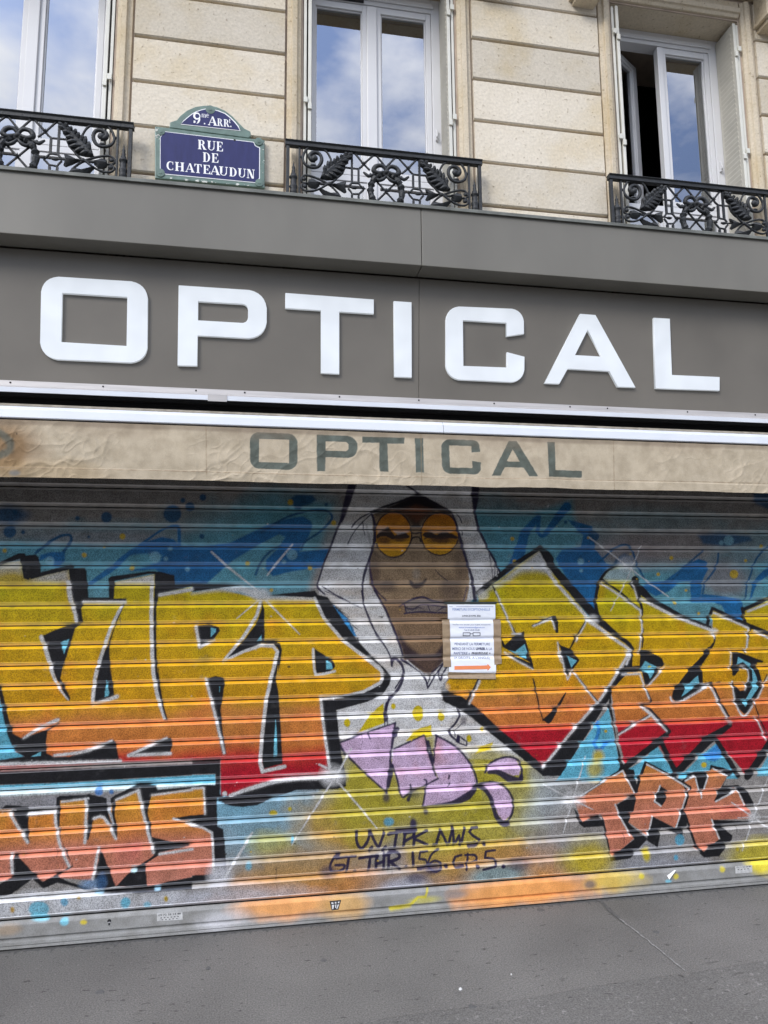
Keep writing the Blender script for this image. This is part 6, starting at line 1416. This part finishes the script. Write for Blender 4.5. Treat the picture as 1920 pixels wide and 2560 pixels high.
# didone capitals in a unit box, drawn as overlapping pieces of slightly different height
def arc(cx, cy, rx, ry, a0, a1, t0, t1, n=12):
    """a crescent stroke: thickness goes t0 -> t1 -> t0"""
    out, inn = [], []
    for i in range(n + 1):
        f = i / n; a = math.radians(a0 + (a1 - a0) * f); th = t0 + (t1 - t0) * math.sin(math.pi * f)
        out.append((cx + rx * math.cos(a), cy + ry * math.sin(a))); inn.append((cx + (rx - th) * math.cos(a), cy + (ry - th * .6) * math.sin(a)))
    return [[out[i], out[i + 1], inn[i + 1], inn[i]] for i in range(n)]
def rc(x0, x1, y0, y1): return [(x0, y0), (x1, y0), (x1, y1), (x0, y1)]
SER = .07
def stem(x0, x1, s=0.08): return [rc(x0, x1, 0, 1), rc(x0 - s, x1 + s, 0, SER), rc(x0 - s, x1 + s, 1 - SER, 1)]
GL = {
    'R': stem(.12, .36) + arc(.42, .74, .36, .26, 90, -90, .06, .22) + [rc(.3, .46, .93, 1), rc(.3, .46, .48, .54), [(.46, .5), (.64, .5), (.92, .07), (.70, 0), (.66, .02)], rc(.68, 1.0, 0, SER)],
    'U': [rc(.12, .36, .3, 1), rc(.02, .46, 1 - SER, 1), rc(.78, .86, .3, 1), rc(.68, .98, 1 - SER, 1)] + arc(.49, .32, .37, .32, 180, 360, .16, .10),
    'E': stem(.12, .38) + [rc(.3, .92, 0, .06), rc(.3, .88, .94, 1), [(.92, 0), (.96, .3), (.90, .3), (.74, .05)], [(.88, 1), (.90, .72), (.84, .72), (.70, .95)], rc(.38, .64, .48, .54), rc(.6, .68, .36, .66)],
    'D': stem(.12, .36) + arc(.40, .5, .52, .5, 90, -90, .05, .24) + [rc(.3, .44, .94, 1), rc(.3, .44, 0, .06)],
    'C': arc(.54, .5, .50, .5, 45, 315, .03, .26, 18) + [rc(.84, .92, .66, .98), rc(.84, .92, .04, .26)],
    'H': stem(.10, .33) + stem(.67, .90) + [rc(.3, .7, .47, .53)],
    'A': [[(.0, 0), (.08, 0), (.52, 1), (.44, 1)], [(.40, 1), (.58, 1), (1.0, 0), (.70, 0)], rc(.22, .72, .30, .36), rc(-.08, .2, 0, SER), rc(.6, 1.06, 0, SER)],
    'T': [rc(.38, .62, 0, 1), rc(.26, .74, 0, SER), rc(.04, .96, .94, 1), [(.04, 1), (.02, .70), (.08, .70), (.22, .95)], [(.96, 1), (.98, .70), (.92, .70), (.78, .95)]],
    'N': [rc(.12, .20, 0, 1), rc(.0, .32, 0, SER), rc(.0, .3, 1 - SER, 1), [(.12, 1), (.40, 1), (.88, 0), (.62, 0)], rc(.80, .88, 0, 1), rc(.68, 1.0, 1 - SER, 1)],
    '9': arc(.50, .68, .46, .32, 0, 360, .10, .26, 20) + arc(.42, .42, .52, .42, -85, 25, .05, .24, 12) + [rc(.10, .34, .06, .26)],
    'm': [rc(.04, .18, 0, .95), rc(.0, .22, 0, .1), rc(.42, .56, 0, .75), rc(.38, .6, 0, .1), rc(.80, .94, 0, .75), rc(.76, .98, 0, .1)] + arc(.36, .7, .2, .3, 180, 0, .04, .08) + arc(.74, .7, .2, .3, 180, 0, .04, .08),
    'e': arc(.5, .5, .46, .5, 20, 320, .05, .2, 16) + [rc(.1, .9, .48, .58)],
    't': [rc(.3, .6, .0, 1), rc(.1, .9, .68, .8), rc(.4, .9, 0, .12)],
    '.': [rc(.1, .9, 0, 1)],
}
def lettering(items, lift, name='white_lettering'):
    m = MB(); k = 0
    for ch, x0, x1, yt0, yt1, yb0, yb1 in items:
        for pl in GL[ch]:
            q = [(x0 + (x1 - x0) * u, (yt0 + (yt1 - yt0) * u) * v + (yb0 + (yb1 - yb0) * u) * (1 - v)) for u, v in pl]
            P = spt(q)
            ar_ = sum(P[i][0] * P[(i + 1) % len(P)][1] - P[(i + 1) % len(P)][0] * P[i][1] for i in range(len(P)))
            if ar_ < 0: P = P[::-1]
            k += 1; m.prism(P, SY - lift - 0.00006 * (k % 9), SY - lift + 0.0003)
    return m.build(name, WHITEE, plate)
def row(word, x_edges, yt, yb):
    """yt, yb: functions of x giving the cap and base line"""
    return [(ch, a, b2, yt(a), yt(b2), yb(a), yb(b2)) for ch, (a, b2) in zip(word, x_edges)]
l1 = lambda x: 535 + (x - 665) * .094; l1b = lambda x: 660 + (x - 665) * .102
lettering(row('RUE', [(665, 782), (790, 905), (915, 1008)], l1, l1b), 0.0028)
l2 = lambda x: 702 + (x - 730) * .1; l2b = lambda x: 830 + (x - 730) * .075
lettering(row('DE', [(732, 840), (850, 948)], l2, l2b), 0.0028)
l3 = lambda x: 820 + (x - 250) * .100; l3b = lambda x: 938 + (x - 250) * .102
lettering(row('CHATEAUDUN', [(245, 345), (360, 488), (508, 618), (618, 722), (736, 838), (840, 958), (950, 1072), (1085, 1195), (1202, 1312), (1322, 1428)], l3, l3b), 0.0028)
up_ = [('9', 600, 706, 168, 176, 320, 328), ('m', 718, 778, 188, 194, 236, 242), ('e', 780, 820, 190, 194, 240, 244), ('.', 748, 768, 312, 314, 330, 332), ('A', 810, 922, 222, 232, 342, 352), ('R', 926, 1004, 252, 260, 352, 360), ('R', 1010, 1092, 262, 270, 360, 368), ('t', 1082, 1106, 258, 260, 314, 316), ('.', 1100, 1118, 350, 352, 368, 370)]
lettering(up_, 0.0038)
hx, hz = spt([(1160, 543)])[0]
MB().prism([(hx + 0.006 * math.cos(a), hz + 0.006 * math.sin(a)) for a in np.linspace(0, 2 * math.pi, 13)[:-1]], SY - 0.0030, SY - 0.002).build('screw_hole', BLACK, plate)
r2 = np.random.RandomState(5)
def chip_at(x, y, s):
    ch = MB()
    n = r2.randint(5, 8); x0, z0 = spt([(x, y)])[0]; s = s * .00044
    ch.prism([(x0 + s * (0.5 + 0.7 * r2.rand()) * math.cos(a), z0 + s * .6 * (0.5 + 0.7 * r2.rand()) * math.sin(a)) for a in np.linspace(0, 2 * math.pi, n + 1)[:-1]], SY - 0.0009 - 0.0004 * r2.rand(), SY + 0.001)
    ch.build('enamel_chip', CHIP, plate)
for i in range(16): chip_at(100 + r2.rand() * 60, 370 + r2.rand() * 160, 6 + 22 * r2.rand() ** 2)
for i in range(20): t_ = r2.rand(); chip_at(200 + t_ * 1340, 1046 + t_ * 128 - 4 - r2.rand() * 14, 5 + 22 * r2.rand() ** 2)
for i in range(12): chip_at(1530 + r2.rand() * 28, 540 + r2.rand() * 620, 4 + 14 * r2.rand() ** 2)

# ------------------------------------------------------------------ cast iron window guards
GY = -0.372
RZ = tile(690, 330, .16275); RW = tile(930, 360, .16878)
GX0, GX1 = un(715, 420, GY)[0], un(1203, 465, GY)[0]
GC = (GX0 + GX1) / 2
def rz3(pts, f=RZ, dy=0.0):
    return [(lambda q: (q[0], GY + dy, q[1]))(un(a, b, GY)) for a, b in f(pts)]
def mirror(P): return [(2 * GC - x, y, z) for x, y, z in P]
ztop = np.mean([un(730, 353, GY)[1], un(1190, 402, GY)[1]])
ZB = 3.705                              # bottom bar, hidden behind the fascia edge
def leaf_mesh(mb, outline, rib, th=0.010):
    """a leaf from its outline: pillowed towards a raised midrib, with a flat back"""
    n = len(outline); b0 = len(mb.v)
    for x, y, z in outline: mb.v.append((x, y, z))
    inner = []
    R = [np.array(q) for q in rib]
    for x, y, z in outline:
        p = np.array((x, y, z)); best = min(((np.linalg.norm(p - (a + (b2 - a) * t)), a + (b2 - a) * t) for a, b2 in zip(R[:-1], R[1:]) for t in (0, .25, .5, .75, 1)), key=lambda e: e[0])[1]
        inner.append((p * 0.45 + best * 0.55, best))
    for q, best in inner: mb.v.append((q[0], q[1] - th * 0.75, q[2]))
    for q, best in inner: mb.v.append((best[0], best[1] - th * 1.15, best[2]))
    for x, y, z in outline: mb.v.append((x, y + th * 0.6, z))
    for i in range(n):
        j = (i + 1) % n
        mb.f += [[b0 + i, b0 + j, b0 + n + j, b0 + n + i], [b0 + n + i, b0 + n + j, b0 + 2 * n + j, b0 + 2 * n + i], [b0 + j, b0 + i, b0 + 3 * n + i, b0 + 3 * n + j]]
    mb.f.append([b0 + 3 * n + i for i in range(n)])
def star(mb, c, r=0.017):
    x, y, z = c
    for k in range(4):
        a = math.pi / 4 * 0 + k * math.pi / 2
        tip = (x + r * math.cos(a), y - 0.004, z + r * math.sin(a)); s1 = (x + r * .42 * math.cos(a + .75), y - 0.006, z + r * .42 * math.sin(a + .75)); s2 = (x + r * .42 * math.cos(a - .75), y - 0.006, z + r * .42 * math.sin(a - .75))
        b0 = len(mb.v); mb.v += [tip, s1, (x, y - 0.016, z), s2, (x, y + 0.004, z)]
        mb.f += [[b0, b0 + 1, b0 + 2], [b0, b0 + 2, b0 + 3], [b0 + 1, b0, b0 + 4], [b0, b0 + 3, b0 + 4], [b0 + 3, b0 + 2, b0 + 1, b0 + 4]]
def make_guard(label):
    g = thing('window_guard', label, 'window guard', (GC, GY, ZB), 'cast iron window guards')
    b = MB(); b.profile_x([(GY - 0.024, ztop - 0.004), (GY - 0.02, ztop), (GY + 0.02, ztop), (GY + 0.024, ztop - 0.004), (GY + 0.016, ztop - 0.012), (GY + 0.016, ztop - 0.030), (GY - 0.016, ztop - 0.030), (GY - 0.016, ztop - 0.012)], GX0 - 0.006, GX1 + 0.006)
    b.build('top_rail', IRON, g, bevel=0.0015)
    MB().box(GX0 + .002, GX1 - .002, GY - 0.012, GY + 0.012, ZB, ZB + 0.02).build('bottom_rail', IRON, g)
    for mir in (0, 1):
        fl = mirror if mir else (lambda P: P)
        def bar(x0, x1, z0, z1, name, d=0.011):
            xa, xb = (x0, x1) if not mir else (2 * GC - x1, 2 * GC - x0)
            MB().box(xa, xb, GY - d, GY + d, z0, z1).build(name, IRON, g, bevel=0.002)
        w = GX0
        bar(w, w + 0.018, ZB + 0.001, ztop - 0.0305, 'post'); xi = rz3([(360, 500)])[0][0]
        bar(xi - 0.0055, xi + 0.0055, ZB + 0.0205, ztop - 0.0305, 'upright', 0.007)
        xo = rz3([(1166, 600)])[0][0]
        b = MB(); zs_ = [rz3([(1166, 330)])[0][2], rz3([(1155, 790)])[0][2], rz3([(1166, 965)])[0][2]]
        def bb(x0, x1, z0, z1):
            xa, xb = (x0, x1) if not mir else (2 * GC - x1, 2 * GC - x0); b.box(xa, xb, GY - 0.006, GY + 0.006, z0, z1)
        bb(xo - .0055, xo + .0055, zs_[1], ztop - 0.0305); bb(xo - .0055, xo + .0055, ZB + .0205, zs_[2])
        x2 = rz3([(1268, 650)])[0][0]; z2a = rz3([(1268, 575)])[0][2]
        bb(x2 - .0055, x2 + .0055, zs_[1] + .0005, z2a); bb(x2 - .0055, x2 + .0055, ZB + .0205, zs_[2] + .0005)
        b.build('lattice_upright', IRON, g)
        t = MB(); t2 = MB()
        for i_, (q, r_, sm) in enumerate((([(1060, 548), (1180, 562), (1262, 570), (1310, 540)], .006, 0), ([(1120, 835), (1150, 800), (1165, 788), (1270, 792), (1325, 862)], .006, 0), ([(1110, 870), (1150, 920), (1168, 955), (1275, 955), (1330, 905)], .006, 0),
                          ([(1185, 300), (1345, 495), (1440, 590)], .006, 0), ([(1345, 495), (1520, 340)], .006, 0), ([(1520, 340), (1700, 560)], .006, 0), ([(1325, 862), (1345, 880), (1330, 905)], .006, 0), ([(1345, 495), (1310, 540)], .006, 0))):
            (t2 if i_ in (1, 2, 6) else t).tube(fl(rz3(q, dy=-0.001)), r_, 6)
        star(t, fl(rz3([(1345, 495)]))[0]); star(t, fl(rz3([(1520, 342)]))[0], .014); star(t, fl(rz3([(1190, 300)]))[0], .010); star(t2, fl(rz3([(1345, 880)]))[0], .017)
        t2.build('octagon_link', IRON, g)
        t.build('lattice', IRON, g)
        s = MB()
        s.tube(fl(rz3([(858, 520), (845, 440), (790, 330), (690, 245), (580, 215), (480, 265), (420, 360), (412, 440), (460, 515), (560, 555), (645, 540), (690, 480), (700, 410), (665, 345), (600, 322), (535, 345), (515, 390), (550, 430), (600, 440)], dy=-.004)), [.004, .006, .006, .006, .007, .007, .007, .007, .008, .008, .009, .010, .010, .010, .010, .012, .012, .014, .012], 8, 4)
        s.blob(fl(rz3([(590, 415)], dy=-.008))[0], .018, .013, .018); s.blob(fl(rz3([(395, 385)]))[0], .008, .008, .008); s.blob(fl(rz3([(570, 520)], dy=-.004))[0], .016, .009, .008)
        s.build('scroll', IRON, g, True)
        s = MB()
        s.tube(fl(rz3([(480, 800), (400, 770), (390, 710), (450, 670), (560, 690), (680, 740), (800, 805), (860, 850), (930, 920), (990, 1010), (1010, 1090)], dy=-.002)), [.005, .006, .006, .006, .006, .006, .007, .006, .006, .006, .006], 8, 4)
        s.tube(fl(rz3([(470, 790), (400, 820), (392, 870), (450, 915), (560, 920), (680, 882), (790, 815), (880, 775), (960, 690), (1030, 610), (1062, 548)], dy=-.008)), [.005, .006, .006, .006, .006, .006, .007, .006, .006, .005, .004], 8, 4)
        s.tube(fl(rz3([(640, 800), (760, 812), (880, 815), (1000, 835), (1120, 855), (1240, 870)], dy=-.006)), [.006, .005, .005, .006, .004, .006], 8, 3)
        s.blob(fl(rz3([(430, 735)], dy=-.008))[0], .012, .009, .011); s.blob(fl(rz3([(440, 845)], dy=-.008))[0], .013, .009, .012); s.blob(fl(rz3([(1195, 868)], dy=-.006))[0], .018, .009, .008); s.blob(fl(rz3([(820, 810)], dy=-.010))[0], .012, .008, .010)
        s.build('scrolled_stem', IRON, g, True)
        lf = MB()
        leaf_mesh(lf, fl(rz3([(680, 712), (718, 610), (732, 540), (780, 522), (785, 480), (828, 455), (868, 515), (885, 440), (930, 400), (972, 428), (988, 380), (1060, 338), (1085, 352), (1170, 358), (1168, 410), (1108, 440), (1112, 480), (1052, 520), (1068, 560), (1035, 640), (965, 702), (880, 735), (780, 742), (705, 725)], dy=-.006)), fl(rz3([(690, 715), (800, 620), (920, 520), (1040, 430), (1150, 385)], dy=-.006)), .016)
        for (x0_, y0_), (x1_, y1_) in (((740, 660), (745, 545)), ((800, 600), (790, 480)), ((850, 560), (835, 462)), ((900, 530), (888, 442)), ((950, 490), (930, 402)), ((1010, 450), (990, 380)), ((1070, 415), (1065, 342)), ((1090, 410), (1168, 362)),
                                       ((1060, 440), (1165, 408)), ((1000, 480), (1110, 470)), ((950, 530), (1062, 545)), ((900, 570), (1045, 610)), ((850, 620), (1000, 668)), ((800, 650), (930, 722)), ((750, 690), (850, 740))):
            lf.tube(fl(rz3([(x0_, y0_), ((x0_ + x1_) / 2, (y0_ + y1_) / 2 - 6), (x1_, y1_)], dy=-.019)), [.004, .0115, .0045], 7, 3)
        lf.build('acanthus_leaf', IRON, g)
        for ol, rb in (([(868, 832), (940, 800), (1000, 780), (1080, 768), (1070, 812), (1035, 842), (1055, 880), (1082, 930), (1050, 946), (980, 905), (900, 850)], [(880, 830), (960, 845), (1040, 845)]),
                       ([(655, 885), (740, 905), (830, 945), (960, 940), (1000, 1010), (900, 1060), (800, 1040), (720, 970)], [(670, 895), (800, 960), (940, 1010)]),
                       ([(480, 800), (500, 740), (570, 735), (620, 760), (680, 790), (640, 815), (668, 840), (610, 880), (540, 870), (495, 845)], [(500, 800), (580, 805), (650, 805)])):
            lf = MB(); leaf_mesh(lf, fl(rz3(ol, dy=-.008)), fl(rz3(rb, dy=-.008)), .014); lf.build('small_leaf', IRON, g)
        f = MB(); cx_, cy_, _ = fl(rz3([(268, 700)]))[0]
        prof = [(r_ * .000365, rz3([(268, y)])[0][2]) for r_, y in ((2, 448), (12, 500), (14, 520), (32, 545), (24, 570), (34, 600), (28, 625), (46, 640), (50, 665), (72, 690), (72, 705), (50, 722), (58, 760), (52, 800), (70, 830), (72, 850), (55, 880), (66, 910), (64, 940), (30, 1000), (30, 1080))]
        f.lathe([(r_ * .82, z) for r_, z in prof], cx_, cy_, 12); f.build('finial', IRON, g, True)
    # wreath with its ribbon, in the middle
    cx_, cy_, cz_ = rz3([(205, 712)], RW)[0]; cx_ = GC
    R0 = 0.094
    wr = MB(); pts, rad = [], []
    for k in range(40):
        a = math.pi / 2 + 2 * math.pi * k / 40; pts.append((cx_ + R0 * math.cos(a) * .92, cy_ - .004, cz_ + R0 * 1.08 * math.sin(a))); rad.append(0.017 + 0.005 * math.sin(k * 2.6))
    wr.tube(pts + [pts[0]], rad + [rad[0]], 8)
    r3 = np.random.RandomState(9)
    for k in range(46):
        a = 2 * math.pi * k / 46 + r3.randn() * .04; s_ = 1 if math.cos(a) > 0 else -1
        base = np.array((cx_ + R0 * .92 * math.cos(a), cy_ - .012, cz_ + R0 * 1.08 * math.sin(a)))
        tang = np.array((-math.sin(a) * s_, 0, math.cos(a) * s_)); nor = np.array((math.cos(a), 0, math.sin(a))) * (1 if k % 2 else -1)
        tip = base + tang * -.020 + nor * .015; wv = np.cross(tang, (0, 1, 0)) * .008
        b0 = len(wr.v); wr.v += [tuple(base + tang * .012), tuple(base + wv + nor * .004), tuple(tip), tuple(base - wv + nor * .006), tuple(base + nor * .006 + np.array((0, -.010, 0))), tuple(base + np.array((0, .01, 0)))]
        wr.f += [[b0, b0 + 1, b0 + 4], [b0 + 1, b0 + 2, b0 + 4], [b0 + 2, b0 + 3, b0 + 4], [b0 + 3, b0, b0 + 4], [b0 + 1, b0, b0 + 5], [b0 + 2, b0 + 1, b0 + 5], [b0 + 3, b0 + 2, b0 + 5], [b0, b0 + 3, b0 + 5]]
    wr.build('wreath', IRON, g)
    rb = MB(); zt_ = cz_ + R0 * 1.08
    for s_ in (1, -1):
        rb.tube([(cx_, cy_ - .012, zt_ + .014), (cx_ + s_ * .022, cy_ - .014, zt_ + .040), (cx_ + s_ * .056, cy_ - .012, zt_ + .036), (cx_ + s_ * .070, cy_ - .012, zt_ + .008), (cx_ + s_ * .045, cy_ - .014, zt_ - .004), (cx_ + s_ * .012, cy_ - .014, zt_ + .006)], [.008, .011, .013, .014, .012, .008], 6, 4)
        rb.tube([(cx_ + s_ * .055, cy_ - .01, zt_ - .004), (cx_ + s_ * .078, cy_ - .012, zt_ - .018), (cx_ + s_ * .098, cy_ - .012, zt_ - .026), (cx_ + s_ * .114, cy_ - .01, zt_ - .014), (cx_ + s_ * .125, cy_ - .008, zt_ - .004)], [.006, .009, .010, .008, .005], 6, 4)
        rb.tube([(cx_, cy_ - .012, zt_ - .012), (cx_ + s_ * .018, cy_ - .014, zt_ - .036), (cx_ + s_ * .042, cy_ - .012, zt_ - .045), (cx_ + s_ * .058, cy_ - .010, zt_ - .030)], [.006, .010, .010, .007], 6, 4)
    rb.blob((cx_, cy_ - .018, zt_ + .006), .014, .010, .013); rb.build('ribbon_bow', IRON, g, True)
    ct = MB()
    star(ct, (cx_, cy_ - .003, cz_), .021)
    for sx2 in (1, -1):
        for sz2 in (1, -1): ct.tube([(cx_, cy_, cz_), (cx_ + sx2 * .088, cy_, cz_ + sz2 * .098)], .006, 6)
    ct.build('centre_lattice', IRON, g)
    return g
def copy_thing(o):
    c2 = o.copy(); COL.objects.link(c2)
    for chd in o.children:
        d = chd.copy(); COL.objects.link(d); d.parent = c2
    return c2
guard = make_guard('black cast iron guard between the street plate and the plain stone pier')
for px, py, side, lab in ((333, 302, 'r', 'black cast iron guard cut off by the left picture edge'), (1522, 437, 'l', 'black cast iron guard before the open dark window sash')):
    g2 = copy_thing(guard); x = un(px, py, GY)[0]
    g2.location.x = GC + (x - GX1 if side == 'r' else x - GX0); g2['label'] = lab
